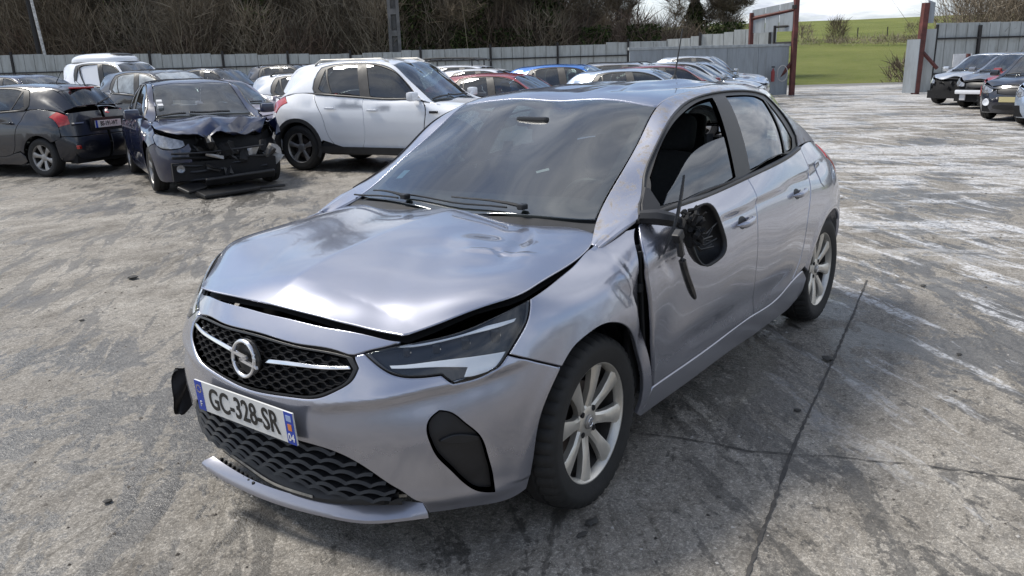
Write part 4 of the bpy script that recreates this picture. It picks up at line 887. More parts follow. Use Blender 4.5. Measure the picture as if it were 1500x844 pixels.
        # --- side frame, trim and windows
        add(car, 'side_frame', panel(HSU, SFRAME, sp=SP, mirror=mir, gap=.001, flange=.014, rnd=.0012), M_SCUFF if side > 0 else M_SILVER)
        add(car, 'window_trim', panel(HSU, TRIM, holes=[FGL, RGL, QGL], sp=.022, mirror=mir, offset=-.004, gap=.002, flange=.022), M_TRIM)
        bs = HSW.inv(np.array([(x, np.interp(-x, [.38, .9, 1.45, 2.0, 2.27], [.775, .794, .80, .783, .745])*side, np.interp(-x, [.38, .9, 1.45, 2.0, 2.27], [.953, .972, 1.0, 1.03, 1.04])) for x in np.linspace(-.39, -2.25, 24)])); bs[:, 1] = .994
        autosmooth(MB().tube([tuple(p) for p in HSW.ev(bs)+HSW.nr(bs)*.002], .0105, 6).build('belt_strip', M_TRIM, car), 60)
        uvt = HSU.inv(np.array(TRIM)*np.array([1, side, 1])); ut = smooth_loop(uvt*np.array([3., 2.]), .02)/np.array([3., 2.]); ut = np.concatenate([ut, ut[:1]])
        autosmooth(MB().tube([tuple(p) for p in HSU.ev(ut)+HSU.nr(ut)*.0005], .0055, 5, False).build('window_seal', M_BLACK, car), 60)
        if side > 0:
            gl = add(car, 'front_door_window', panel(HSU, BROKEN, sp=.025, offset=-.012, gap=0, flange=.004, rnd=.0008), M_SGLASS); tag(gl, 'half-lowered driver window pane cut off along a curve')
        else: add(car, 'front_door_window', panel(HSU, FGL, sp=.03, mirror=True, offset=-.012, gap=-.004, flange=0), M_SGLASS)
        add(car, 'rear_door_window', panel(HSU, RGL, sp=.03, mirror=mir, offset=-.010, gap=-.004, flange=0), M_SGLASS)
        add(car, 'quarter_window', panel(HSU, QGL, sp=.03, mirror=mir, offset=-.008, gap=-.004, flange=0), M_SGLASS)
        for cx in (0, -2.538): arch_liner(car, cx, side)
        put_wheel(car, WH, 0, .742, .311, side, .036); put_wheel(car, WH, -2.538, .738, .311, side)
        # black inner shell behind the shut lines
        inner = [(.40,.76,.80),(.30,.80,.55)]+archpts(0, .372, 60, 158, 8)+[(-.375,.85,.30),(-.42,.83,.24),(-2.1,.83,.26)]+archpts(-2.538, .372, 22, 140, 8)+[(-2.9,.80,.62),(-2.9,.78,.95),(-2.6,.69,1.0),(-2.2,.765,1.02),(-1.4,.79,.985),(-.6,.785,.955),(-.3,.757,.92),(0,.75,.86)]
        add(car, 'inner_shell', panel(HSW, inner, sp=.08, mirror=mir, offset=-.05, gap=0, flange=0), M_DARK)
    nose = full([(.70,0,.765),(.665,.294,.76),(.589,.517,.74),(.45,.68,.78),(.40,.76,.76),(.42,.77,.4),(.5,.72,.22),(.62,.57,.2),(.74,.3,.175),(.755,0,.17)])
    add(car, 'nose_carrier', panel(HSW, nose, sp=.06, offset=-.075, gap=0, flange=0), M_DARK)
    A('engine_bay_cover', HSH, HOOD, M_DARK, sp=.07, offset=-.045, gap=.01, flange=0)
    A('rear_bumper', HSW, RBUMP) if False else add(car, 'rear_bumper', merge(panel(HSW, RBUMP, sp=.04), panel(HSW, RBUMP, sp=.04, mirror=True)), M_SILVER)
    add(car, 'tailgate', merge(panel(HSW, TGATE, sp=.04), panel(HSW, TGATE, sp=.04, mirror=True), panel(HSU, RSURR, holes=[RWIN], sp=.04)), M_SILVER)
    A('rear_window', HSU, RWIN, M_SGLASS, sp=.05, offset=-.003, gap=-.003, flange=0)
    rf = A('roof', HSU, ROOF, M_SILVER, gap=.0012, sp=.022, flange=.012, rnd=.0008); tag(rf, 'silver roof skin rippled and scuffed')
    A('headliner', HSU, ROOF, M_DASH, sp=.08, offset=-.04, gap=.01, flange=0)
    # --- windscreen, black border, wipers, cowl
    ws = A('windscreen', HSU, WS, M_GLASS, sp=.035, offset=-.001, gap=.003, flange=.005)
    add(ws, 'black_border', panel(HSU, WS, holes=[WSC], sp=.03, offset=-.0055, gap=.003, flange=.0), M_BLACK)
    cowl = full([(-.16,0,.925),(-.17,.3,.92),(-.21,.66,.90),(-.332,.648,.957),(-.283,.45,.955),(-.248,.22,.95),(-.235,0,.945)])
    A('cowl', HSU, cowl, M_PLASTIC2, sp=.04, offset=-.012, gap=0, flange=.01)
    sens = [(-.99,-.10,1.33),(-.99,.03,1.33),(-.90,.02,1.29),(-.86,-.02,1.27),(-.86,-.06,1.27),(-.90,-.09,1.29)]
    add(ws, 'sensor_pod', panel(HSU, sens, sp=.03, offset=-.02, gap=0, flange=.03), M_DASH)
    stk = [(-.44,-.50,1.02),(-.44,-.455,1.02),(-.50,-.45,1.05),(-.50,-.495,1.05)]
    add(ws, 'sticker', panel(HSU, stk, sp=.03, offset=-.0062, gap=0, flange=.0), simple('sticker_blue', (.25, .45, .62), .5))
    lab = [(-.52,.235,1.075),(-.505,.25,1.068),(-.535,.30,1.08),(-.55,.285,1.088)]
    add(ws, 'paper_tag', panel(HSU, lab, sp=.03, offset=-.0062, gap=0, flange=.0), M_PWHITE)
    def wiper(y0, y1, x0, x1, z0):
        def q(x, y, h): return tuple(HSU.ev(HSU.inv(np.array([(x, y, z0)])))[0]+HSU.nr(HSU.inv(np.array([(x, y, z0)])))[0]*h)
        w_ = MB(); arm = [q(x0+(x1-x0)*t, y0+(y1-y0)*t, .022+.012*math.sin(math.pi*t)) for t in np.linspace(0, .62, 6)]
        w_.tube(arm, [.008, .0065, .005, .0045, .004, .0035], 6); w_.box(q(x0, y0, .02), (.038, .03, .022), bev=.006)
        o = w_.build('wiper', M_BLACK, car)
        b_ = MB().tube([q(x0+.012+(x1-x0)*t, y0+(y1-y0)*t, .012) for t in np.linspace(.12, 1.1, 9)], .0045, 5); b_.build('wiper_blade', M_BLACK, o)
    wiper(.34, -.25, -.285, -.312, .96); wiper(-.27, -.62, -.275, -.33, .955)
    # --- grille
    gr = add(car, 'grille', panel(HSW, GRIL, sp=.03, offset=-.030, gap=-.002, flange=0), M_DARK)
    fr = [tuple(np.array((.755, 0, .615))+(np.array(p)-np.array((.755, 0, .615)))*np.array((.95, .955, .84))) for p in GRIL]
    add(gr, 'grille_frame', panel(HSW, GRIL, holes=[fr], sp=.02, offset=-.003, gap=.001, flange=.03), M_BLACK)
    def front_curve(z, y0, y1, n, off):
        ys = np.linspace(y0, y1, n); pts = np.array([(.80-.28*y*y, y, z) for y in ys]); uv = HSW.inv(pts); return HSW.ev(uv)+HSW.nr(uv)*off
    # honeycomb: zig-zag rows in alternating phase
    V = []; F = []; gp_poly = np.array([(p[1], p[2]) for p in GRIL])
    rows = np.arange(.545, .70, .0145)
    for k, z in enumerate(rows):
        ys = np.arange(-.44, .4401, .0055)
        zz = z+.0042*np.clip(2.2*np.sin((ys/.030+k % 2)*math.pi), -1, 1)
        ok = pip(np.stack([ys, zz], 1), gp_poly*np.array([.97, 1])) & ((np.abs(ys) < .385) | (zz < .655))
        pts = np.array([(.79-.28*y*y-.35*max(z_-.56, 0)**1.2, y, z_) for y, z_ in zip(ys, zz)]); uv = HSW.inv(pts); P = HSW.ev(uv); Nn = HSW.nr(uv)
        for i in range(len(ys)-1):
            if ok[i] and ok[i+1]:
                b = len(V)
                for j in (i, i+1):
                    V += [P[j]-Nn[j]*.010+np.array((0, 0, .0022)), P[j]-Nn[j]*.010-np.array((0, 0, .0022)), P[j]-Nn[j]*.026-np.array((0, 0, .0022)), P[j]-Nn[j]*.026+np.array((0, 0, .0022))]
                F += [(b, b+1, b+5, b+4), (b+1, b+2, b+6, b+5), (b+3, b, b+4, b+7)]
    hm = mk('grille_mesh', V, F, M_PLASTIC2, gr); tag(hm, kind='stuff')
    for s in (1, -1):
        st = [(.79,.078,.634),(.785,.095,.648),(.775,.17,.654),(.765,.25,.659),(.75,.33,.664),(.72,.405,.669),(.718,.41,.659),(.75,.33,.652),(.765,.25,.646),(.775,.17,.640)]
        add(gr, 'chrome_strip', panel(HSW, st, sp=.012, mirror=s < 0, offset=.001, gap=0, flange=.012, rnd=.0015, corner=9), M_CHROME)
    em = MB(); ec = np.array((.792, 0, .632)); tl = .10
    ring = []
    for k in range(49):
        a = 2*math.pi*k/48; ring.append((ec[0]-math.sin(a)*.058*math.sin(tl), ec[1]+.056*math.cos(a), ec[2]+.058*math.sin(a)*math.cos(tl)))
    em.tube(ring, .0062, 8, False)
    def bolt(pts): 
        b = [(ec[0]+.004-z*math.sin(tl), y, ec[2]+z) for y, z in pts]; t = [(x-.008, y, z) for x, y, z in b]; n = len(pts)
        em.add(b+t, [tuple(range(n)), tuple(range(2*n-1, n-1, -1))]+[(i, i+n, (i+1) % n+n, (i+1) % n) for i in range(n)])
    bolt([(-.070, .022), (.014, .010), (.020, .002), (.016, -.001), (-.066, .013)]); bolt([(.070, -.022), (-.014, -.010), (-.020, -.002), (-.016, .001), (.066, -.013)])
    bolt([(-.020, -.003), (.012, .010), (.020, .003), (-.012, -.010)])
    e_ = em.build('lightning_emblem', simple('satin_chrome', (.82, .82, .84), .28, metal=.9, var=.03), gr, True); autosmooth(e_, 40)
    MB().lathe([(.0, .062), (.006, .060), (.007, .0005)], 32, axis='x', c=(ec[0]-.022, 0, ec[2])).build('emblem_base', M_BLACK, gr)
    # --- number plate
    pc = Vector((.818, 0, .460)); tlt = .07
    Mp = Matrix(((0, math.sin(tlt), math.cos(tlt), pc.x), (1, 0, 0, pc.y), (0, math.cos(tlt), -math.sin(tlt), pc.z), (0, 0, 0, 1)))
    def pbox(nm, x0, x1, y0, y1, z0, z1, mat, par):
        mb = MB().box(((x0+x1)/2, (y0+y1)/2, (z0+z1)/2), (x1-x0, y1-y0, z1-z0)); mb.V = [tuple(Mp @ Vector(v)) for v in mb.V]; return mb.build(nm, mat, par)
    pl = pbox('number_plate', -.26, .26, -.055, .055, -.006, 0, M_PLATE, car)
    pbox('blue_band', -.26, -.218, -.055, .055, 0, .0008, M_PBLUE, pl); pbox('blue_band', .218, .26, -.055, .055, 0, .0008, M_PBLUE, pl)
    text_mesh('GC-328-SR', .108, 'plate_characters', M_INK, pl, Mp @ Matrix.Translation((0, -.001, .0012)), xs=.74, bold=.0016)
    text_mesh('F', .030, 'plate_country_letter', M_PWHITE, pl, Mp @ Matrix.Translation((-.239, -.032, .0012)))
    text_mesh('04', .036, 'plate_department', M_PWHITE, pl, Mp @ Matrix.Translation((.239, -.033, .0012)), xs=.9, bold=.0006)
    pbox('region_crest', .230, .248, -.008, .014, .0008, .0016, M_PORNG, pl); pbox('region_mark', .227, .251, .024, .044, .0008, .0016, simple('plate_print_pale', (.35, .45, .7), .4), pl)
    for k in range(12):
        a = 2*math.pi*k/12; pbox('plate_star', -.239+.013*math.cos(a)-.0015, -.239+.013*math.cos(a)+.0015, .025+.013*math.sin(a)-.0015, .025+.013*math.sin(a)+.0015, .0008, .0014, simple('plate_star_yellow', (.8, .6, .05), .4), pl)
    # --- lower grille, broken lip and hanging splitter
    lg = add(car, 'lower_grille', panel(HSW, LOWGRILLE, sp=.05, offset=-.065, gap=-.01, flange=0), M_DARK)
    for k, z in enumerate((.378, .345, .312, .279, .246, .213)):
        ym = [.36, .43, .48, .52, .55, .53][k]; ys = np.linspace(-ym, ym, 121)
        c = front_curve(z, -ym, ym, 121, 0.0); V = []
        for i, y in enumerate(ys):
            s = ((y/.085+.5*(k % 2)) % 1.0); bumpz = .013*math.sin(math.pi*s)**.8-.004
            d = np.array((-.012, 0, 0)); V += [c[i]+d+np.array((.0, 0, bumpz+.004)), c[i]+d+np.array((.006, 0, bumpz-.006)), c[i]+np.array((-.045, 0, bumpz-.012)), c[i]+np.array((-.045, 0, bumpz+.010))]
        F = [(i*4+j, i*4+(j+1) % 4, (i+1)*4+(j+1) % 4, (i+1)*4+j) for i in range(120) for j in range(4)]
        o = mk('grille_slat', V, F, M_PLASTIC2, lg, True); autosmooth(o, 35)
    def ribbon(nm, a, b, th, mat, par, sm=True):
        n = 41; A_ = spl(np.linspace(0, 1, len(a)), np.array(a), np.linspace(0, 1, n)); B_ = spl(np.linspace(0, 1, len(b)), np.array(b), np.linspace(0, 1, n))
        V = []
        for i in range(n):
            up = np.array((0, 0, th)); V += [A_[i], A_[i]*.8+B_[i]*.2+up*.5, B_[i]+up*.3, B_[i]-up*.6, A_[i]-up]
        F = [(i*5+j, i*5+(j+1) % 5, (i+1)*5+(j+1) % 5, (i+1)*5+j) for i in range(n-1) for j in range(5)]+[(0, 1, 2, 3, 4), tuple((n-1)*5+k for k in range(4, -1, -1))]
        o = mk(nm, V, F, mat, par, True); autosmooth(o, 30); return o
    sp_ = ribbon('splitter_blade', [(.797,-.328,.17),(.800,-.197,.152),(.793,-.019,.142),(.774,.128,.138),(.747,.259,.138),(.705,.40,.140),(.645,.505,.152),(.592,.583,.165)], [(.765,-.30,.188),(.775,-.16,.178),(.774,-.02,.170),(.755,.115,.165),(.725,.24,.163),(.672,.36,.172),(.62,.46,.185),(.585,.555,.192)], .0105, M_SILVER, car)
    tag(sp_, 'silver lip torn loose and hanging under the bumper')
    lipb = ribbon('lower_lip', [(.724,-.30,.205),(.745,-.103,.188),(.757,.05,.180),(.742,.207,.180),(.69,.36,.187),(.62,.50,.20)], [(.705,-.29,.235),(.715,-.103,.228),(.728,.03,.222),(.715,.15,.215),(.67,.33,.218),(.60,.48,.225)], .012, M_PLASTIC2, car)
    ribbon('torn_edge', [(.728,-.305,.207),(.749,-.103,.190),(.761,.05,.182),(.744,.215,.182)], [(.726,-.304,.210),(.747,-.103,.194),(.759,.05,.186),(.742,.214,.186)], .004, M_FOAM, lipb)
    ribbon('torn_edge', [(.668,.40,.205),(.64,.46,.212),(.612,.515,.22)], [(.666,.398,.210),(.637,.457,.217),(.610,.513,.224)], .004, M_FOAM, lipb)
    for k in range(9):
        t = k/8; y = -.27+.22*t; MB().box((.755+.02*t, y, .180-.014*t), (.018, .012, .014), Matrix.Rotation(R(20), 3, 'Z'), bev=.003).build('clip', M_BLACK, lipb)
    # torn arch liner hanging at the far front corner
    fl_a = [(.655,-.66,.41),(.665,-.675,.34),(.685,-.68,.25),(.665,-.69,.215)]; fl_b = [(.58,-.70,.40),(.585,-.70,.33),(.60,-.71,.25),(.60,-.70,.225)]
    n = 14; a_ = spl(np.linspace(0, 1, 4), np.array(fl_a), np.linspace(0, 1, n)); b_ = spl(np.linspace(0, 1, 4), np.array(fl_b), np.linspace(0, 1, n)); V = []
    for i in range(n):
        for j in range(9):
            t = j/8; p = a_[i]*(1-t)+b_[i]*t; V.append(p+np.array((.012*math.sin(t*7+i*.4), -.014*math.sin(i*.7+t*5), .006*math.sin(t*9+i))))
    V2 = V+[v+np.array((-.004, .004, 0)) for v in V]; m = len(V)
    F = grid_faces(n, 9); F = F+[tuple(q+m for q in f[::-1]) for f in F]
    fo = mk('torn_liner', V2, F, M_PLASTIC2, car, True); tag(fo, 'black arch liner torn and hanging at the passenger corner')
    # --- inside the wing gap: inner panel with clips
    gv = MB(); gv.box((-.325, .80, .60), (.09, .03, .55), Matrix.Rotation(R(-6), 3, 'Y'), bev=.01); gv.box((-.315, .835, .50), (.02, .012, .06)); gv.box((-.30, .84, .73), (.03, .01, .03)); gv.tube([(-.31, .83, .86), (-.33, .835, .6), (-.37, .83, .35)], .008, 6)
    gv.build('wing_inner_panel', M_DARK, car)
    # --- door mirror wreck (driver side)
    mr = bpy.data.objects.new('door_mirror_wreck', None); link(mr, car); mr['label'] = 'smashed black door mirror dangling by its wires'
    sail = MB(); pts = [(-.43, .765, .966), (-.478, .737, 1.0), (-.56, .706, 1.05), (-.575, .715, 1.045), (-.56, .768, .99), (-.54, .785, .967)]
    sail.add(pts+[(x, y+.012, z) for x, y, z in pts], [(0, 1, 2, 3, 4, 5), (11, 10, 9, 8, 7, 6)]+[(i, i+6, (i+1) % 6+6, (i+1) % 6) for i in range(6)])
    sail.build('mirror_sail', M_PLASTIC2, mr)
    arm = MB().tube([(-.42, .775, .962), (-.435, .835, .965), (-.46, .88, .955), (-.50, .905, .935)], [.026, .030, .026, .018], 8); autosmooth(arm.build('mirror_arm', M_PLASTIC2, mr), 40)
    junk = MB(); rj = random.Random(4)
    for k in range(30):
        c = Vector((-.49-rj.random()*.12, .90+rj.random()*.06, .86+rj.random()*.12)); dv = Vector((rj.gauss(0, 1), rj.gauss(0, .5), rj.gauss(0, 1))).normalized(); l_ = rj.uniform(.015, .05); junk.tube([c-dv*l_, c+Vector((rj.gauss(0, .008),)*3), c+dv*l_*rj.uniform(.4, 1)], [rj.uniform(.004, .012), rj.uniform(.006, .016), rj.uniform(.003, .010)], rj.choice((4, 5, 6)))
    junk.box((-.545, .925, .905), (.09, .03, .11), Matrix.Rotation(.3, 3, 'Y'), bev=.012); junk.box((-.50, .915, .93), (.06, .03, .06), Matrix.Rotation(.8, 3, 'Y'), bev=.008); junk.build('mirror_mechanism', M_DARK, mr)
    cab = MB()
    for k in range(7):
        a = Vector((-.49-rj.random()*.05, .92, .93-rj.random()*.06)); b = Vector((-.62-rj.random()*.08, .95+rj.random()*.02, .82+rj.random()*.1)); mid = (a+b)/2+Vector((0, .02*rj.random(), -.05*rj.random())); cab.tube([a, mid, b], .0035, 5)
    cab.build('wire', M_BLACK, mr)
    # housing: an open bowl seen from its hollow side
    def bowl(nm, rad, dep, th, mat):
        V = []; nr, na = 7, 28; cen = np.array((-.615, .955, .875)); ax = np.array((.30, .93, .20)); ax /= np.linalg.norm(ax); upv = np.array((.22, -.27, .93)); upv -= ax*(upv@ax); upv /= np.linalg.norm(upv); rt = np.cross(upv, ax)
        for i in range(nr):
            t = i/(nr-1)
            for k in range(na):
                a = 2*math.pi*k/na; ca, sa = math.cos(a), math.sin(a); e = .62
                X = rad*1.08*np.sign(ca)*abs(ca)**e*(1 if ca > 0 else .92); Y = rad*.82*np.sign(sa)*abs(sa)**e; s = math.sin(t*math.pi/2)**.75
                V.append(cen+upv*X*s+rt*Y*s-ax*(dep*math.cos(t*math.pi/2)))
        F = [(i*na+k, i*na+(k+1) % na, (i+1)*na+(k+1) % na, (i+1)*na+k) for i in range(nr-1) for k in range(na)]+[tuple(range(na))]
        o = mk(nm, V, F, mat, mr, True); so_ = o.modifiers.new('thick', 'SOLIDIFY'); so_.thickness = th; so_.offset = -1
        return o
    bowl('mirror_housing', .105, .075, .007, M_BLACK)
    sh = MB(); P0 = [(-.436, .93, 1.124), (-.40, .935, 1.05), (-.368, .935, .97), (-.296, .925, .862), (-.345, .93, .915), (-.40, .93, .985), (-.425, .93, 1.06)]
    sh.add(P0+[(x-.006, y+.006, z) for x, y, z in P0], [tuple(range(7)), tuple(range(13, 6, -1))]+[(i, i+7, (i+1) % 7+7, (i+1) % 7) for i in range(7)]); sh.build('mirror_shard', M_PLASTIC2, mr)
    stp = spl(np.linspace(0, 1, 5), np.array([(-.30, .985, .925), (-.315, .99, .86), (-.345, .995, .79), (-.395, .995, .72), (-.438, .99, .678)]), np.linspace(0, 1, 14)); s2 = MB()
    s2.tube([tuple(p) for p in stp], [.013]*3+[.014]*8+[.012, .010, .006], 7); autosmooth(s2.build('indicator_strip', simple('smoked_strip', (.05, .05, .053), .25, metal=.5, var=.5, scale=25), mr), 50)
    MB().box((-.295, .985, .935), (.04, .03, .035), Matrix.Rotation(.5, 3, 'Y'), bev=.006).build('strip_bracket', M_PLASTIC2, mr)
    # --- antenna
    an = MB(); b0 = HSU.ev(HSU.inv(np.array([(-2.25, 0, 1.39)])))[0]
    for i, (l, r1) in enumerate(((0, .030), (.012, .026), (.03, .014), (.04, .008))): pass
    an.tube([b0+(.0, 0, -.004), b0+(-.004, 0, .012), b0+(-.012, 0, .034), b0+(-.016, 0, .042)], [.034, .028, .014, .007], 10)
    an.tube([b0+(-.014, 0, .038), b0+(-.10, 0, .30)], [.0055, .0038], 6); autosmooth(an.build('roof_antenna', M_BLACK, car), 40)
    # --- cabin
    fl = MB().box((-1.35, 0, .22), (2.4, 1.36, .06)); fl.build('floor_pan', M_DARK, car)
    ub = MB().box((.30, 0, .30), (.75, .95, .25), bev=.05); ub.build('engine_block', M_DARK, car)
    fw = MB().box((-.30, 0, .55), (.05, 1.4, .68)); fw.build('bulkhead', M_DARK, car)
    rw_ = MB().box((-2.45, 0, .60), (.05, 1.3, .75)); rw_.build('rear_bulkhead', M_DARK, car)
    ds = MB(); V = []
    for i, (x, z) in enumerate(((-.33, .93), (-.45, .965), (-.62, .955), (-.74, .90), (-.76, .75), (-.70, .55))):
        for y in np.linspace(-.66, .66, 9): V.append((x-.03*(abs(y) < .25), y, z+.02*math.exp(-((y-.33)/.17)**2)*(1 < i < 4)))
    ds.add(V, grid_faces(6, 9)); ds.build('dashboard', M_DASH, car, True)
    sw = MB(); c = Vector((-.86, .34, .86)); ring = []
    for k in range(33):
        a = 2*math.pi*k/32; ring.append(c+Vector((.18*math.sin(a)*.42, .185*math.cos(a), .18*math.sin(a)*.9)))
    sw.tube(ring, .016, 8, False); sw.box(c+Vector((.03, 0, 0)), (.06, .16, .10), bev=.02); sw.tube([c, c+Vector((.25, 0, -.08))], .03, 8); sw.build('steering_wheel', M_BLACK, car, True)
    def seat(x, y):
        st = bpy.data.objects.new('seat', None); link(st, car); st.location = (x, y, 0)
        def soft(nm, c, d, ry, e=.5, mat=M_SEAT):
            bm = bmesh.new(); bmesh.ops.create_cube(bm, size=1); bmesh.ops.subdivide_edges(bm, edges=bm.edges[:], cuts=5, use_grid_fill=True)
            rot = Matrix.Rotation(ry, 3, 'Y'); V = []
            for v in bm.verts:
                p = v.co*2; l = (abs(p.x)**5+abs(p.y)**5+abs(p.z)**5)**.2; p = p/l; V.append(rot @ Vector((p.x*d[0]/2, p.y*d[1]/2, p.z*d[2]/2))+Vector(c))
            bm.verts.index_update(); F = [[v.index for v in f.verts] for f in bm.faces]; bm.free(); mk(nm, V, F, mat, st, True)
        soft('seat_cushion', (0, 0, .48), (.50, .48, .16), R(-6)); soft('seat_back', (-.32, 0, .78), (.15, .47, .64), R(-18)); soft('headrest', (-.47, 0, 1.17), (.11, .26, .19), R(-14))
        MB().tube([(-.43, -.05, 1.02), (-.46, -.05, 1.12)], .007, 6).tube([(-.43, .05, 1.02), (-.46, .05, 1.12)], .007, 6).build('headrest_post', M_CHROME, st)
    seat(-1.05, .34); seat(-1.05, -.34)
    rs = MB().box((-2.0, 0, .48), (.5, 1.2, .2), bev=.06); rs.box((-2.32, 0, .80), (.18, 1.2, .55), Matrix.Rotation(R(-20), 3, 'Y'), bev=.06); rs.build('rear_bench', M_SEAT, car, True)
    for y in (-.38, 0, .38): autosmooth(MB().box((-2.43, y, 1.12), (.10, .24, .16), Matrix.Rotation(R(-16), 3, 'Y'), bev=.035).build('rear_headrest', M_SEAT, car), 60)
    rv = MB().box((-.86, -.02, 1.262), (.03, .17, .045), bev=.012); rv.build('rear_view_mirror', M_BLACK, car)
    MB().tube([(-1.40, .60, 1.18), (-1.38, .62, .95), (-1.30, .60, .5)], [.022, .022, .022], 4).build('seat_belt', M_DASH, car)
    return car
hero = build_hero()
# ------------------------------------------------------------------ parked cars and wrecks
C_SP = .085
def bp(nm, S, l, key, par=None, both=True, **k):
    k = {'sp': C_SP, 'flange': .012, 'gap': .003, **k}; out = [(nm, key, panel(S, l, **k))]
    if both: out.append((nm, key, panel(S, l, mirror=True, **k)))
    return out
HL2 = [(.66,.47,.69),(.56,.60,.725),(.45,.68,.745),(.34,.755,.77),(.33,.785,.74),(.40,.785,.66),(.50,.745,.60),(.60,.66,.59),(.68,.54,.60),(.70,.46,.63)]
GR2 = full([(.73,0,.70),(.715,.28,.695),(.715,.36,.68),(.755,.33,.60),(.79,.15,.575),(.795,0,.57)])
BUMP2 = full([(.797,0,.565),(.79,.15,.57),(.755,.345,.595),(.71,.375,.69),(.70,.45,.63),(.68,.54,.595),(.60,.66,.585),(.50,.745,.595),(.40,.785,.655),(.297,.836,.628),(.236,.85,.6)]+ARCH_F+[(.36,.761,.179),(.48,.69,.172),(.62,.56,.168),(.72,.4,.165),(.745,.2,.16),(.75,0,.16)])
BAND2 = full([(.69,0,.764),(.665,.294,.757),(.589,.517,.735),(.43,.70,.775),(.335,.757,.775),(.45,.68,.75),(.56,.60,.73),(.66,.47,.70),(.71,.365,.70),(.73,0,.705)])
FEND2 = [(.279,.769,.821),(.31,.76,.79),(.34,.76,.77),(.33,.79,.74),(.40,.787,.657)]+FEND[5:]
INLET2 = full([(.80,0,.36),(.78,.3,.36),(.74,.42,.34),(.74,.42,.27),(.77,.2,.25),(.775,0,.25)])
BASE = []
BASE += bp('bonnet', BSH, HOOD, 'paint', both=False); BASE += bp('front_bumper', BSW, BUMP2, 'paint', both=False); BASE += bp('bonnet_front_panel', BSW, BAND2, 'paint', both=False)
BASE += bp('grille', BSW, GR2, 'black', both=False, offset=-.01); BASE += bp('headlamp', BSW, HL2, 'lamp', offset=.0); BASE += bp('front_wing', BSW, FEND2, 'paint'); BASE += bp('air_inlet', BSW, INLET2, 'black', both=False, offset=.004, flange=.006)
BASE += bp('front_door', BSW, FDOOR, 'paint'); BASE += bp('rear_door', BSW, RDOOR, 'paint'); BASE += bp('sill', BSW, SILL, 'sill'); BASE += bp('rear_quarter_panel', BSW, QUART, 'paint'); BASE += bp('tail_lamp', BSW, TLAMP, 'red', offset=.006)
BASE.append(('rear_bumper', 'paint', merge(panel(BSW, RBUMP, sp=C_SP), panel(BSW, RBUMP, sp=C_SP, mirror=True))))
BASE.append(('tailgate', 'paint', merge(panel(BSW, TGATE, sp=C_SP), panel(BSW, TGATE, sp=C_SP, mirror=True), panel(BSU, RSURR, holes=[RWIN], sp=C_SP))))
BASE += bp('rear_window', BSU, RWIN, 'sglass', both=False, offset=-.002, gap=-.003, flange=0); BASE += bp('roof', BSU, ROOF, 'paint', both=False); BASE += bp('side_frame', BSU, SFRAME, 'paint')
BASE += bp('window_trim', BSU, TRIM, 'trim', holes=[FGL, RGL, QGL], offset=-.004)
for nm, l in (('front_door_window', FGL), ('rear_door_window', RGL), ('quarter_window', QGL)): BASE += bp(nm, BSU, l, 'sglass', offset=-.010, gap=-.004, flange=0)
BASE += bp('windscreen', BSU, WS, 'glass', both=False, offset=-.001, flange=.004)
BASE += bp('cowl', BSU, full([(-.16,0,.925),(-.21,.66,.90),(-.332,.648,.957),(-.283,.45,.955),(-.235,0,.945)]), 'black', both=False, offset=-.012)
_in = [(.40,.76,.80),(.30,.80,.55)]+archpts(0, .372, 60, 158, 5)+[(-.375,.85,.30),(-2.1,.83,.26)]+archpts(-2.538, .372, 22, 140, 5)+[(-2.9,.80,.62),(-2.9,.78,.95),(-2.2,.765,1.02),(-.6,.785,.955),(0,.75,.86)]
BASE += bp('inner_shell', BSW, _in, 'dark', offset=-.05, gap=0, flange=0, sp=.2)
_ns = full([(.70,0,.765),(.589,.517,.74),(.40,.76,.76),(.42,.77,.4),(.5,.72,.22),(.74,.3,.175),(.755,0,.17)])
BASE += bp('nose_carrier', BSW, _ns, 'dark', both=False, offset=-.06, gap=0, flange=0, sp=.15); BASE += bp('headliner', BSU, ROOF, 'dash', both=False, offset=-.04, gap=.01, flange=0, sp=.25)
BASE += bp('engine_bay', BSH, HOOD, 'dark', both=False, offset=-.06, gap=.01, flange=0, sp=.2)
M_LAMPB = simple('clear_lamp', (.26, .27, .29), .15, metal=.4, coat=1, var=.45, scale=14); M_UNPAINT = simple('unpainted_sill', (.025, .025, .026), .6, var=.3)
M_BGLASS = glass_mat('parked_glass', (.42, .47, .47), .10, .18); M_BSGLASS = glass_mat('parked_side_glass', (.16, .19, .19), .09, .08)
_b = BSW.inv(np.array([(x, np.interp(-x, [.38, .9, 1.45, 2.0, 2.27], [.775, .794, .80, .783, .745]), np.interp(-x, [.38, .9, 1.45, 2.0, 2.27], [.953, .972, 1.0, 1.03, 1.04])) for x in np.linspace(-.39, -2.25, 10)])); _b[:, 1] = .992
_t = MB().tube([tuple(p) for p in BSW.ev(_b)], .015, 5); BSTR, BSTRF = np.array(_t.V), _t.F
PAINTS = {}
def cpaint(nm, col, metal=0.0, rough=.35, dirt=.2):
    if nm not in PAINTS: PAINTS[nm] = paint(nm, col, metal, rough, dirt)
    return PAINTS[nm]
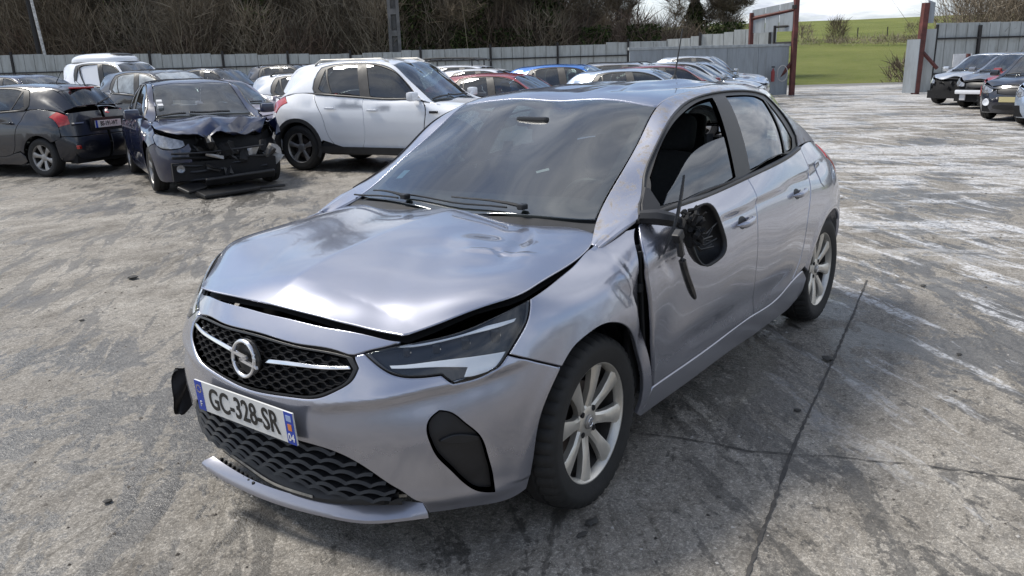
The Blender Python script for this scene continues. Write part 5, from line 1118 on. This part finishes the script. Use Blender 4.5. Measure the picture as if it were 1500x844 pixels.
def make_warp(L=4.06, Wd=1.765, H=1.41, wb=2.538, fo=.805, r=.311, belt=1.0, clr=.17, cowl=-.24, wst=-1.0, box=0.0, top=0.0, lamp=0.0):
    s = r/.311; ro = L-wb-fo
    xk = [-3.215, -2.538-.37, -2.538, -2.538+.37, -1.0, -.30, 0, .36, .805]; xt = [-(wb+ro), -wb-.37*s, -wb, -wb+.37*s, wst, min(cowl, -.37*s*.8), 0, .36*s, fo]
    zk = [0, .17, .315, .68, .95, 1.41]; zt = [0, clr, r+.004, r+.37*s, belt-.05, H]
    def f(V):
        V = np.array(V, float); x = np.interp(V[:, 0], xk, xt); z = np.interp(V[:, 2], zk, zt); y = V[:, 1]*Wd/1.765
        t = np.clip((V[:, 2]-.95)/.46, 0, 1); y = y*(1+top*t)
        if box: rb = np.clip((-V[:, 0]-1.6)/1.2, 0, 1)*t; x = x-box*rb*.5; z = z+.05*box*rb
        return np.stack([x, y, z], 1)
    return f
def soft_seat_mesh():
    mb = MB(); mb.box((0, 0, .48), (.5, .48, .16), bev=.05); mb.box((-.32, 0, .78), (.14, .46, .62), Matrix.Rotation(R(-18), 3, 'Y'), bev=.05); mb.box((-.47, 0, 1.17), (.10, .25, .18), Matrix.Rotation(R(-14), 3, 'Y'), bev=.035)
    o = mb.build('seat', M_SEAT, None, True); me = o.data; bpy.data.objects.remove(o); return me
SEAT_ME = soft_seat_mesh()
def make_car(name, label, cat, group, mat, a, d, phi, ref=None, wheels=None, drop=(), over=None, post=None, mirrors=True, plate=True, steer=0.0, **dims):
    wf = make_warp(**dims); wb = dims.get('wb', 2.538); r = dims.get('r', .311); ph = R(phi)
    dirv = math.cos(ph)*RGT-math.sin(ph)*DEP; rz = math.atan2(dirv[1], dirv[0]); P = np.array(gp(a, d))
    hw = .74*dims.get('Wd', 1.765)/1.765
    if ref:
        wx = {'F': 0, 'R': -wb}[ref[0]]; wy = {'L': hw, 'R': -hw}[ref[1]]; c, s = math.cos(rz), math.sin(rz); P = P-np.array((c*wx-s*wy, s*wx+c*wy))
    car = empty(name, (P[0], P[1], 0), rz); tag(car, label, cat, group)
    mm = {'paint': mat, 'black': M_BLACK, 'lamp': M_LAMPB, 'red': M_RED, 'sglass': M_BSGLASS, 'glass': M_BGLASS, 'trim': M_TRIM, 'dark': M_DARK, 'dash': M_DASH, 'sill': mat}
    if over: mm.update(over)
    sz = np.array([dims.get('L', 4.06)/4.06, dims.get('Wd', 1.765)/1.765, dims.get('H', 1.41)/1.41]); made = {}
    for nm, key, (V, F, Nn) in BASE:
        if nm in drop: continue
        W_ = wf(V); n2 = Nn/sz; n2 /= np.linalg.norm(n2, axis=1, keepdims=True)
        if post:
            W2 = post(nm, W_)
            if W2 is not None:
                o = mk(nm, W2, F, mm.get(nm, mm[key]), car, True); autosmooth(o, 28); made.setdefault(nm, []).append(o); continue
        o = mk(nm, W_, F, mm.get(nm, mm[key]), car, True, n2); made.setdefault(nm, []).append(o)
    for side in (1, -1):
        for cx in (0, -2.538): arch_liner(car, cx, side, y1=.77, warp=wf)
        for x, st in ((0, steer), (-wb, 0)): put_wheel(car, wheels or WB[8], x, hw, r, side, st)
        for x in (-1.05,):
            so_ = bpy.data.objects.new('seat', SEAT_ME); link(so_, car); so_.location = wf([(x, .34*side, 0)])[0]; so_.scale = (1, 1, dims.get('H', 1.41)/1.46)
        if mirrors:
            m0 = wf([(-.47, .92, 1.0)])[0]; m1_ = wf([(-.43, .78, .965)])[0]; mb = MB().box(m0, (.11, .19, .13), bev=.035); mb.tube([m1_, (m0[0], m0[1]-.05, m0[2]-.04)], .022, 6)
            mb.V = [(x, y*side, z) for x, y, z in mb.V]; mb.F = [f[::side] for f in mb.F]; autosmooth(mb.build('door_mirror', mm.get('door_mirror', mat), car), 50)
        for hx, hz in ((-1.206, .83), (-1.944, .86)):
            q = wf([(hx, .885*side, hz)])[0]; MB().box(q, (.17, .03, .03), bev=.009).build('door_handle', mm.get('door_handle', mat), car)
    for side in (1, -1):
        bs = BSTR.copy(); bs[:, 1] *= side; mk('belt_strip', wf(bs), BSTRF, M_TRIM, car, True)
    dsh = [(-.33, .93), (-.55, .965), (-.74, .90), (-.74, .6)]; V = [(x, y, z) for x, z in dsh for y in (-.66, 0, .66)]; mk('dashboard', wf(V), grid_faces(4, 3), M_DASH, car, True)
    V = [(-.3, -.7, .22), (-.3, .7, .22), (-2.5, .7, .22), (-2.5, -.7, .22)]; mk('floor_pan', wf(V), [(0, 1, 2, 3)], M_DARK, car)
    mb = MB()
    for x0, x1, hy in ((.68, .42, .66), (-.42, -2.12, .78), (-2.95, -3.1, .66)): mb.box(((x0+x1)/2, 0, .31), (abs(x1-x0), hy*2, .22))
    mb.box((-1.27, 0, .34), (3.6, .98, .28)); mk('underbody', wf(mb.V), mb.F, M_DARK, car)
    wv = []
    for y0, y1 in ((.34, -.2), (-.25, -.62)):
        uv = BSU.inv(np.array([(-.285+(-.03)*t, y0+(y1-y0)*t, .96) for t in np.linspace(0, 1, 5)])); pts = wf(BSU.ev(uv)+BSU.nr(uv)*.02); MB().tube([tuple(p) for p in pts], .012, 4).build('wiper', M_BLACK, car)
    car['_wf'] = 0; del car['_wf']
    return car, wf, made
def rack(car, wf, z=.035, x0=-1.1, x1=-2.35, mat=None, bars=2):
    for s in (1, -1):
        P = [wf([(x0, .50*s, 1.36)])[0]]+[wf([(x, .50*s, 1.372)])[0]+np.array((0, 0, z)) for x in np.linspace(x0-.12, x1+.12, 6)]+[wf([(x1, .49*s, 1.34)])[0]]
        o = MB().tube([tuple(p) for p in P], .014, 6).build('roof_rail', mat or M_BLACK, car)
BK = cpaint('black_lacquer', (.006, .008, .017), 0, .3, .04); NB = cpaint('midnight_blue_lacquer', (.007, .013, .048), 0, .28, .05)
WHT = cpaint('white_lacquer', (.74, .76, .80), 0, .4, .10); SIL = cpaint('bright_silver_lacquer', (.55, .57, .60), .6, .3, .1); GRY = cpaint('grey_lacquer', (.22, .23, .26), .6, .3, .15)
MAU = cpaint('mauve_grey_lacquer', (.36, .33, .38), .5, .35, .2); REDP = cpaint('red_lacquer', (.28, .025, .025), 0, .35, .15); BLU = cpaint('bright_blue_lacquer', (.02, .16, .55), .2, .3, .1)
DRED = cpaint('dark_red_lacquer', (.19, .02, .022), 0, .3, .12); LBL = cpaint('pale_blue_silver_lacquer', (.42, .50, .62), .6, .3, .1); NAV = cpaint('navy_lacquer', (.012, .018, .055), .2, .3, .1); DGY = cpaint('dark_grey_lacquer', (.035, .036, .042), .3, .3, .1)
GP = 'cars parked in the breaker yard'
H_ = dict(L=3.85, Wd=1.66, H=1.43, wb=2.44, fo=.76, r=.30, belt=.98)
def pxy(x, dpt): return (x-750)/1198.4*dpt
c206, wf, made = make_car('hatchback', 'black hatchback seen from behind with red tail lamps, far left', 'car', GP, BK, pxy(82, 13.0), 13.0, 200, ref='RL', wheels=WB[6], **H_)
# --- rear details of the black hatchback: plate, badge, wiper, lower reflector
def rear_plate(car, wf, y, z, txt, badge=True):
    p = wf([(-3.175, y, z)])[0]; M = Matrix(((0, 0, -1, p[0]-.03), (-1, 0, 0, p[1]), (0, 1, 0, p[2]), (0, 0, 0, 1)))
    def pb(nm, x0, x1, y0, y1, z0, z1, mat, par):
        mb = MB().box(((x0+x1)/2, (y0+y1)/2, (z0+z1)/2), (x1-x0, y1-y0, z1-z0)); mb.V = [tuple(M @ Vector(v)) for v in mb.V]; return mb.build(nm, mat, par)
    pl = pb('number_plate', -.26, .26, -.055, .055, -.02, 0, M_PLATE, car); pb('blue_band', -.26, -.22, -.055, .055, 0, .002, M_PBLUE, pl); text_mesh(txt, .10, 'plate_characters', M_INK, pl, M @ Matrix.Translation((.01, 0, .003)), xs=.74, bold=.0016)
    pb('plate_recess', -.34, .34, -.10, .10, -.04, -.015, M_BLACK, car)
    return pb
pb = rear_plate(c206, wf, 0, .80, 'BS-191-WT')
pb('badge', -.04, .02, .17, .25, -.03, .004, M_CHROME, c206); pb('badge_paw', .0, .05, .16, .19, -.03, .004, M_CHROME, c206); pb('script_badge', -.62, -.44, .03, .05, -.10, -.05, M_CHROME, c206)
for s in (-1, 1):
    q = wf([(-3.11, .56*s, .47)])[0]; MB().box((q[0]-.01, q[1], q[2]), (.05, .20, .06), Matrix.Rotation(R(18*s), 3, 'Z'), bev=.01).build('rear_reflector', M_RED, c206)
q0, q1 = wf([(-3.02, 0, 1.10), (-2.93, -.33, 1.17)]); MB().tube([q0+(-.03, 0, 0), q1+(-.03, 0, 0)], .014, 5).build('rear_wiper', M_BLACK, c206)
q = wf([(-2.74, 0, 1.335)])[0]; MB().box((q[0], 0, q[2]-.01), (.10, .42, .03), bev=.01).build('high_brake_lamp', M_RED, c206); MB().tube([wf([(-2.2, .0, 1.40)])[0], wf([(-2.35, .0, 1.40)])[0]+(0, 0, .17)], .006, 5).build('roof_antenna', M_BLACK, c206)
# --- crumpled black hatchback
def crumple(nm, V):
    if nm in ('bonnet', 'engine_bay', 'bonnet_front_panel', 'headlamp', 'nose_carrier', 'front_wing', 'front_bumper', 'grille'):
        V = V.copy(); x, y, z = V[:, 0], V[:, 1], V[:, 2]; k = sstep(x, -.12, .75)*sstep(y, -.75, .15)      # worst on its left (image right)
        fold = .05*np.sin(x*17+y*4)+.035*np.sin(y*13-x*9+1)+.025*np.sin(x*31+y*23)
        if nm == 'bonnet': V[:, 2] += k*(.03+fold*1.1)-.13*sstep(x, .45, .85)*sstep(y, -.3, .5); V[:, 0] -= k*.26*sstep(y, -.2, .6)
        elif nm == 'front_wing':
            m = y > 0; V[:, 2] += m*k*(fold*1.6+.02); V[:, 1] += m*k*(.06+fold*1.2); V[:, 0] -= m*k*.24
        else: V[:, 0] -= k*.30; V[:, 2] += k*fold*.6; V[:, 1] += k*fold*.5
        return V
    return None
alfa, wf, made = make_car('crashed_hatchback', 'black hatchback with its bonnet and front smashed in, beside the white SUV', 'car', GP, NB, pxy(240, 10.9), 10.9, 60, ref='FR', wheels=WB[5], drop=('grille', 'air_inlet', 'bonnet_front_panel'), post=crumple, L=4.2, Wd=1.73, H=1.44, wb=2.55, fo=.86, r=.315, belt=1.0, plate=False)
for o in made['headlamp']:
    if o.data.vertices[0].co.y > 0: bpy.data.objects.remove(o)
for o in made['front_bumper']:                     # only its right-hand end is still in place
    bm = bmesh.new(); bm.from_mesh(o.data); bmesh.ops.delete(bm, geom=[f for f in bm.faces if f.calc_center_median().y > -.42], context='FACES'); bm.to_mesh(o.data); bm.free()
rj = random.Random(9)
def rubble(car, n, lo, hi, smin, smax, seed, mats, nm):
    rj = random.Random(seed)
    for k in range(n):
        c = [rj.uniform(lo[i], hi[i]) for i in range(3)]; pts = []
        bm = bmesh.new(); bmesh.ops.create_cube(bm, size=1); bmesh.ops.subdivide_edges(bm, edges=bm.edges[:], cuts=1, use_grid_fill=True); s = [rj.uniform(smin, smax)*rj.choice((.25, .6, 1)) for _ in range(3)]
        rot = Matrix.Rotation(rj.uniform(0, 3), 3, 'X') @ Matrix.Rotation(rj.uniform(0, 3), 3, 'Z')
        bm.verts.index_update(); V = [rot @ Vector((v.co.x*s[0]*rj.uniform(.7, 1.3), v.co.y*s[1]*rj.uniform(.7, 1.3), v.co.z*s[2]*rj.uniform(.7, 1.3)))+Vector(c) for v in bm.verts]; F = [[v.index for v in f.verts] for f in bm.faces]; bm.free()
        mk(nm, V, F, rj.choice(mats), car)
rubble(alfa, 26, (.45, -.5, .25), (.72, .68, .66), .08, .30, 3, [M_BLACK, M_DARK, M_PLASTIC2, M_BLACK, M_ALLOY2], 'broken_part')
for k in range(5): P = [Vector((.66+rj.uniform(-.05, .08), -.6+1.1*t+rj.uniform(-.05, .05), .20+.09*k+rj.uniform(-.03, .03))) for t in np.linspace(0, 1, 5)]; MB().tube(P, rj.uniform(.012, .03), 5).build('bent_bar', rj.choice([M_BLACK, M_PLASTIC2, M_DARK]), alfa)
for (c, s, ry, rz_) in (((.95, -.05, .06), (.28, .75, .05), .12, .25), ((.86, .42, .05), (.12, .55, .04), -.1, -.3), ((.80, -.45, .12), (.22, .30, .04), .3, .5), ((.83, .15, .20), (.05, .9, .10), .5, .1)):
    MB().box(c, s, Matrix.Rotation(ry, 3, 'Y') @ Matrix.Rotation(rz_, 3, 'Z'), bev=.015).build('fallen_bumper_piece', M_BLACK, alfa)
q = wf([(-.80, -.50, 1.2)])[0]
for k in range(2): uv = BSU.inv(np.array([(-.52-.09*k, -.53, 1.06+.06*k)])); p_ = wf(BSU.ev(uv)+BSU.nr(uv)*.004)[0]; MB().box(p_, (.05, .07, .07), Matrix.Rotation(R(30), 3, 'Y')).build('sticker', M_PWHITE, alfa)
MB().lathe([(0, .001), (.01, .045), (.03, .05)], 16, axis='x', c=(.77, -.56, .36)).build('fog_lamp', M_LAMPB, alfa)
# --- white SUV
kuga, wf, made = make_car('suv', 'white SUV with dark lower cladding and roof rails, behind the silver hatchback', 'car', GP, WHT, pxy(455, 12.9), 12.9, 24, ref='RR', wheels=WBIG, over={'sill': M_UNPAINT, 'inner': M_DARK}, L=4.44, Wd=1.84, H=1.66, wb=2.69, fo=.93, r=.35, belt=1.09, clr=.24, cowl=-.42, wst=-1.1, box=.22, top=.03)
rack(kuga, wf, mat=M_ALLOY)
for s in (1, -1):
    for cx in (0, -2.538):                           # dark wheel-arch cladding
        V = []
        for aa in np.linspace(-25 if cx < 0 else -12, 200 if cx < 0 else 190, 22):
            for rr_2, yy in ((.348, .885), (.40, .885), (.40, .865), (.348, .80)): V.append((cx+rr_2*math.cos(R(aa)), (yy-.02*(abs(math.cos(R(aa)))**3)*(cx == 0 and math.cos(R(aa)) > 0)*2)*s, .315+rr_2*math.sin(R(aa))))
        mk('arch_cladding', wf(V), [(i*4+j, i*4+(j+1) % 4, (i+1)*4+(j+1) % 4, (i+1)*4+j) for i in range(21) for j in range(4)], M_UNPAINT, kuga, False)
    V = wf([(-.36, .872*s, .22), (-2.2, .872*s, .23), (-2.2, .890*s, .345), (-.36, .888*s, .335)]); mk('side_cladding', V, [(0, 1, 2, 3)[::s]], M_UNPAINT, kuga)
    q = wf([(-.20, .885*s, .80)])[0]; MB().box(q, (.14, .02, .035), bev=.006).build('wing_vent', M_BLACK, kuga)
# --- the rest of the left-hand rows
mk_ = lambda *a, **k: make_car(*a, **k)
o, wf4, _ = mk_('hatchback', 'mauve grey hatchback between the crashed black car and the white SUV', 'car', GP, MAU, pxy(395, 15.6), 15.6, 34, wheels=WB[8], L=4.0, Wd=1.68, H=1.40, wb=2.5, belt=.97)
o, wf5, md = mk_('people_carrier', 'dark people carrier with plastic film wrapped over its glass, behind the black hatchback', 'car', GP, DGY, pxy(338, 18.6), 18.6, 26, wheels=WB[5], over={'glass': simple('milky_film', (.33, .36, .38), .28, var=.35, scale=5, coat=.6), 'sglass': simple('milky_film2', (.26, .29, .31), .3, var=.45, scale=6, coat=.5)}, L=4.3, Wd=1.8, H=1.62, wb=2.7, fo=.88, r=.32, belt=1.06, cowl=-.3, wst=-1.2, box=.25)
mk_('people_carrier', 'dark blue people carrier with sky mirrored in its windscreen, far left back row', 'car', GP, NAV, pxy(140, 19.8), 19.8, 24, wheels=WB[5], L=4.3, Wd=1.78, H=1.60, wb=2.7, fo=.88, r=.32, belt=1.05, wst=-1.2, box=.2)
mk_('hatchback', 'pale hatchback cut off by the left picture edge', 'car', GP, LBL, pxy(10, 15.6), 15.6, 26, wheels=WB[6], L=3.9, Wd=1.68, H=1.44, wb=2.45)
van, wfv, _ = mk_('panel_van', 'white panel van with a cooling unit on its roof, by the fence', 'van', None, WHT, pxy(262, 24.5), 24.5, 22, wheels=WB[5], drop=('rear_door_window', 'quarter_window'), over={'window_trim': M_BLACK}, L=4.6, Wd=1.8, H=1.95, wb=2.7, fo=.85, r=.32, belt=1.15, wst=-.95, box=.9, top=.12)
b0 = wfv([(-1.75, 0, 1.41)])[0]
def dome(name, c, d, mat, par, e=3.2, n=14, m=24):
    V = []
    for i in range(n):
        ph = math.pi/2*i/(n-1)
        for k in range(m):
            t = 2*math.pi*k/m; f = lambda v: math.copysign(abs(v)**(2/e), v); V.append((c[0]+d[0]*f(math.cos(t))*max(math.cos(ph), 0)**(2/e), c[1]+d[1]*f(math.sin(t))*max(math.cos(ph), 0)**(2/e), c[2]+d[2]*math.sin(ph)**(.8)))
    return mk(name, V, [(i*m+k, i*m+(k+1) % m, (i+1)*m+(k+1) % m, (i+1)*m+k) for i in range(n-1) for k in range(m)], mat, par, True)
dome('cooling_unit', (b0[0]-.15, 0, b0[2]-.06), (1.0, .60, .25), WHT, van); dome('cooling_grille', (b0[0]+.35, 0, b0[2]+.06), (.40, .42, .12), M_BLACK, van)
for s in (1, -1):
    V = [(p[0], (p[1]+.006)*1, p[2]) for p in wfv([(-1.46,.80,1.0),(-2.26,.75,1.04),(-2.28,.62,1.20),(-2.2,.555,1.312),(-1.5,.585,1.352)])]; V = [(x, y*s, z) for x, y, z in V]; mk('blanking_panel', V, [(0, 1, 2, 3, 4)[::s]], WHT, van)
mk_('hatchback', 'dark grey hatchback beside the roof of the wrapped people carrier, back row', 'car', GP, DGY, pxy(392, 27.5), 27.5, 24, wheels=WB[5], L=4.3, Wd=1.78, H=1.66, wb=2.65, belt=1.08, r=.32)
o, wfe, _ = mk_('estate_car', 'black estate barely showing over the roof of the white SUV', 'car', GP, BK, pxy(500, 30), 30, 22, wheels=WB[5], L=4.5, Wd=1.8, H=1.72, wb=2.7, belt=1.12, box=.5, r=.32); rack(o, wfe)
o, wfh, _ = mk_('estate_car', 'silver grey estate between the mauve hatchback and the white SUV', 'car', GP, SIL, pxy(590, 16.6), 16.6, 22, wheels=WB[5], L=4.3, Wd=1.74, H=1.47, wb=2.6, belt=.98, box=.5); rack(o, wfh)
mk_('hatchback', 'small red hatchback right of the white SUV windscreen', 'car', GP, REDP, pxy(850, 15.0), 15.0, 24, wheels=WB[6], L=3.75, Wd=1.64, H=1.36, wb=2.4, belt=.94)
mk_('hatchback', 'bright blue hatchback behind the small red one', 'car', GP, BLU, pxy(935, 17.8), 17.8, 22, wheels=WB[6], L=4.1, Wd=1.72, H=1.475, wb=2.5, belt=1.02)
o, wfr, _ = mk_('estate_car', 'white estate carrying a black roof rack, beyond the blue hatchback', 'car', GP, WHT, pxy(770, 24), 24, 20, wheels=WB[5], L=4.3, Wd=1.75, H=1.52, wb=2.6, belt=1.02, box=.6)
rk = empty('roof_rack', (o.location.x, o.location.y, 0), o.rotation_euler.z); tag(rk, 'black tubular roof rack on top of the white estate', 'roof rack')
for s in (1, -1):
    P = [wfr([(x, .47*s, 1.40)])[0]+np.array((0, 0, .10+.10*math.sin(max(0, min(1, (x+2.75)/1.7))*math.pi)**.35)) for x in np.linspace(-1.05, -2.75, 12)]; MB().tube([tuple(p) for p in P], .022, 6).build('side_tube', M_BLACK, rk)
for x in np.linspace(-1.2, -2.6, 6): z = wfr([(x, 0, 1.40)])[0]; MB().tube([(z[0], -.47, z[2]+.16), (z[0], .47, z[2]+.16)], .018, 6).build('cross_tube', M_BLACK, rk)
for x in (-1.25, -2.5):
    for s in (1, -1): z = wfr([(x, .47*s, 1.375)])[0]; MB().tube([(z[0], z[1], z[2]-.01), (z[0], .47*s, z[2]+.19)], .02, 6).build('foot', M_BLACK, rk)
mk_('hatchback', 'low white hatchback between the roof rack estate and the blue hatchback', 'car', GP, WHT, pxy(800, 21), 21, 21, wheels=WB[6], L=3.9, Wd=1.68, H=1.42, wb=2.45)
mk_('hatchback', 'pale blue silver hatchback just left of the roof antenna, second row', 'car', GP, LBL, pxy(1040, 16.2), 16.2, 24, wheels=WB[6], L=3.8, Wd=1.65, H=1.36, wb=2.42, belt=.95)
o, wfs, _ = mk_('estate_car', 'silver estate with black roof rails in the second row', 'car', GP, SIL, pxy(1015, 20.6), 20.6, 22, wheels=WB[5], L=4.4, Wd=1.75, H=1.47, wb=2.65, box=.5); rack(o, wfs)
mk_('hatchback', 'dark red hatchback directly behind the roof antenna', 'car', GP, DRED, pxy(1072, 19.0), 19.0, 24, wheels=WB[6], L=4.0, Wd=1.7, H=1.39, wb=2.5)
mk_('hatchback', 'bright silver hatchback beyond the dark red one', 'car', GP, SIL, pxy(1078, 22.6), 22.6, 22, wheels=WB[5], L=4.2, Wd=1.74, H=1.44, wb=2.6)
mk_('hatchback', 'pale blue hatchback with stove-in black nose beside the pale SUV', 'car', GP, LBL, pxy(1092, 24.8), 24.8, 24, wheels=WB[5], drop=('front_bumper', 'grille', 'air_inlet'), post=crumple, L=4.1, Wd=1.72, H=1.42, wb=2.55)
o, wfq, _ = mk_('suv', 'pale silver SUV parked last, next to the left gate post', 'car', GP, SIL, pxy(1088, 27.5), 27.5, 30, wheels=WBIG, L=4.3, Wd=1.8, H=1.60, wb=2.6, r=.35, belt=1.06, clr=.24)
# --- right-hand row, noses towards the lane
GR = 'damaged cars right of the gate'
def nose_off(k):
    def f(nm, V):
        if nm in ('bonnet', 'headlamp', 'nose_carrier', 'front_wing'):
            V = V.copy(); x, y = V[:, 0], V[:, 1]; s = sstep(x, .1, .8); V[:, 2] += s*(.03*np.sin(y*9+k)+.025*np.sin(x*19+y*7)); V[:, 0] -= s*.06*(1+np.sin(y*5+k)); return V
        return None
    return f
r1, _, _ = mk_('hatchback', 'silver hatchback with open black nose nearest the right gate post', 'car', GR, SIL, pxy(1403, 24.3), 24.3, 152, wheels=WB[5], drop=('front_bumper', 'grille', 'air_inlet', 'bonnet_front_panel'), post=nose_off(1), L=4.2, Wd=1.74, H=1.44, wb=2.6)
rubble(r1, 22, (.35, -.6, .25), (.66, .6, .66), .08, .3, 5, [M_BLACK, M_DARK, M_PLASTIC2], 'broken_part')
r2, wf2, _ = mk_('hatchback', 'grey car without bumper showing its bare crash bar, second from the right gate post', 'car', GR, GRY, pxy(1447, 22.3), 22.3, 150, wheels=WB[5], drop=('front_bumper', 'air_inlet', 'bonnet_front_panel'), post=nose_off(3), L=4.3, Wd=1.76, H=1.44, wb=2.65)
rubble(r2, 12, (.35, -.6, .25), (.60, .6, .60), .08, .3, 6, [M_BLACK, M_DARK, M_PLASTIC2], 'broken_part')
autosmooth(MB().box((.74, 0, .45), (.08, 1.2, .11), bev=.03).build('crash_bar', WHT, r2), 50)
for s in (1, -1): MB().box((.66, .42*s, .34), (.10, .16, .22), bev=.02).build('bar_bracket', WHT, r2)
r3, _, _ = mk_('hatchback', 'red car with damaged nose between the grey and the black ones on the right', 'car', GR, REDP, pxy(1487, 20.4), 20.4, 150, wheels=WB[5], drop=('air_inlet',), post=nose_off(5), L=4.1, Wd=1.72, H=1.44, wb=2.55)
r4, wf4_, _ = mk_('hatchback', 'small black hatchback with round lamps and yellowish plate at the right edge', 'car', GR, BK, pxy(1493, 18.3), 18.3, 142, wheels=WB[6], L=3.6, Wd=1.65, H=1.46, wb=2.37, fo=.68, belt=1.0)
q = wf4_([(.80, 0, .47)])[0]; MB().box((q[0]+.01, 0, q[2]), (.02, .50, .11), bev=.003).build('number_plate', simple('yellowed_plate', (.55, .48, .25), .5), r4)
for s in (1, -1): q = wf4_([(.66, .52*s, .40)])[0]; MB().lathe([(.0, .001), (.012, .07), (-.03, .085)], 16, axis='x', c=tuple(q+np.array((.02, .06*s, 0)))).build('fog_lamp', M_DRL, r4)
mk_('hatchback', 'pale blue car just entering at the right picture edge', 'car', GR, LBL, pxy(1552, 16.6), 16.6, 146, wheels=WB[6], L=3.9, Wd=1.68, H=1.44, wb=2.45)
# ------------------------------------------------------------------ litter on the concrete
rj = random.Random(21); M_BIT = simple('dark_debris', (.05, .047, .043), .8, var=.4); M_BIT2 = simple('pale_debris', (.42, .40, .37), .8, var=.3)
def shard(x, y, s, mat, label, flatn=.3, cat='debris', grp='bits of debris on the concrete', name='debris'):
    bm = bmesh.new(); bmesh.ops.create_icosphere(bm, subdivisions=1, radius=1); k = [s*rj.uniform(.6, 1.4), s*rj.uniform(.35, .9), s*flatn*rj.uniform(.6, 1.2)]; rz = rj.uniform(0, 6.28); bm.verts.index_update()
    V = [Matrix.Rotation(rz, 3, 'Z') @ Vector((v.co.x*k[0]*rj.uniform(.75, 1.25), v.co.y*k[1]*rj.uniform(.75, 1.25), v.co.z*k[2])) for v in bm.verts]; zm = min(v.z for v in V); F = [[v.index for v in f.verts] for f in bm.faces]; bm.free()
    o = mk(name, [(v.x+x, v.y+y, v.z-zm+.002) for v in V], F, mat); tag(o, label, cat, grp); return o
def px_ground(px, py):
    v = np.array([(px-750)/1198.4, -(py-422)/1198.4, 1.]); d_ = rr_*v[0]+uu_*v[1]+f_*v[2]; t = -CAM[2]/d_[2]; return (CAM+d_*t)[:2]
for (px, py, s, mt, lab) in ((158, 737, .025, M_BIT, 'small dark clod left of the front bumper'), (1213, 527, .045, M_BIT, 'flat grey flake lying by the slab joint right of the car'), (1168, 603, .022, M_BIT, 'dark chip on the concrete beside the slab joint'), (868, 768, .028, M_BIT, 'dark lump on the concrete below the front wheel'), (852, 785, .022, M_BIT, 'second dark lump on the concrete below the front wheel'), (195, 409, .05, M_BIT, 'thin dark strip on the ground left of the bonnet'), (120, 470, .025, M_BIT, 'dark twig-like bit on the ground at mid left'), (1405, 520, .02, M_BIT, 'dark crumb on the pale streak right of the car'), (1352, 420, .03, M_BIT, 'dark crumb beyond the rear wheel')):
    q = px_ground(px, py); shard(q[0], q[1], s, mt, lab, .25)
V = []; T = []; n = 8000; aa = rng.uniform(-9, 9, n); dd = rng.uniform(.8, 1, n)*0+2+rng.random(n)**1.6*16; q = CAM[:2][None]+RGT[None]*aa[:, None]+DEP[None]*dd[:, None]; s = rng.uniform(.0015, .007, n)*rng.random(n)**.7*1.5*(1+dd*.05)
oct_ = np.array([(1, 0, 0), (0, 1, 0), (-1, 0, 0), (0, -1, 0), (0, 0, .7)]); V = (q[:, None, :]+oct_[None, :, :2]*s[:, None, None]*rng.uniform(.6, 1.4, (n, 5, 1))); Z = np.broadcast_to(oct_[None, :, 2]*s[:, None], (n, 5))+.001
Vv = np.concatenate([V, Z[..., None]], 2).reshape(-1, 3); i5 = (np.arange(n)*5)[:, None]; T = np.concatenate([i5+[0, 1, 4], i5+[1, 2, 4], i5+[2, 3, 4], i5+[3, 0, 4]], 0)
gt = mkf('grit', Vv, T, twig_material('grit_mix', (.05, .045, .04), (.22, .2, .18), (.5, .48, .45))); tint(gt, np.repeat(rng.random(n), 5)); tag(gt, 'fine grit and gravel scattered over the concrete', 'grit', kind='stuff')
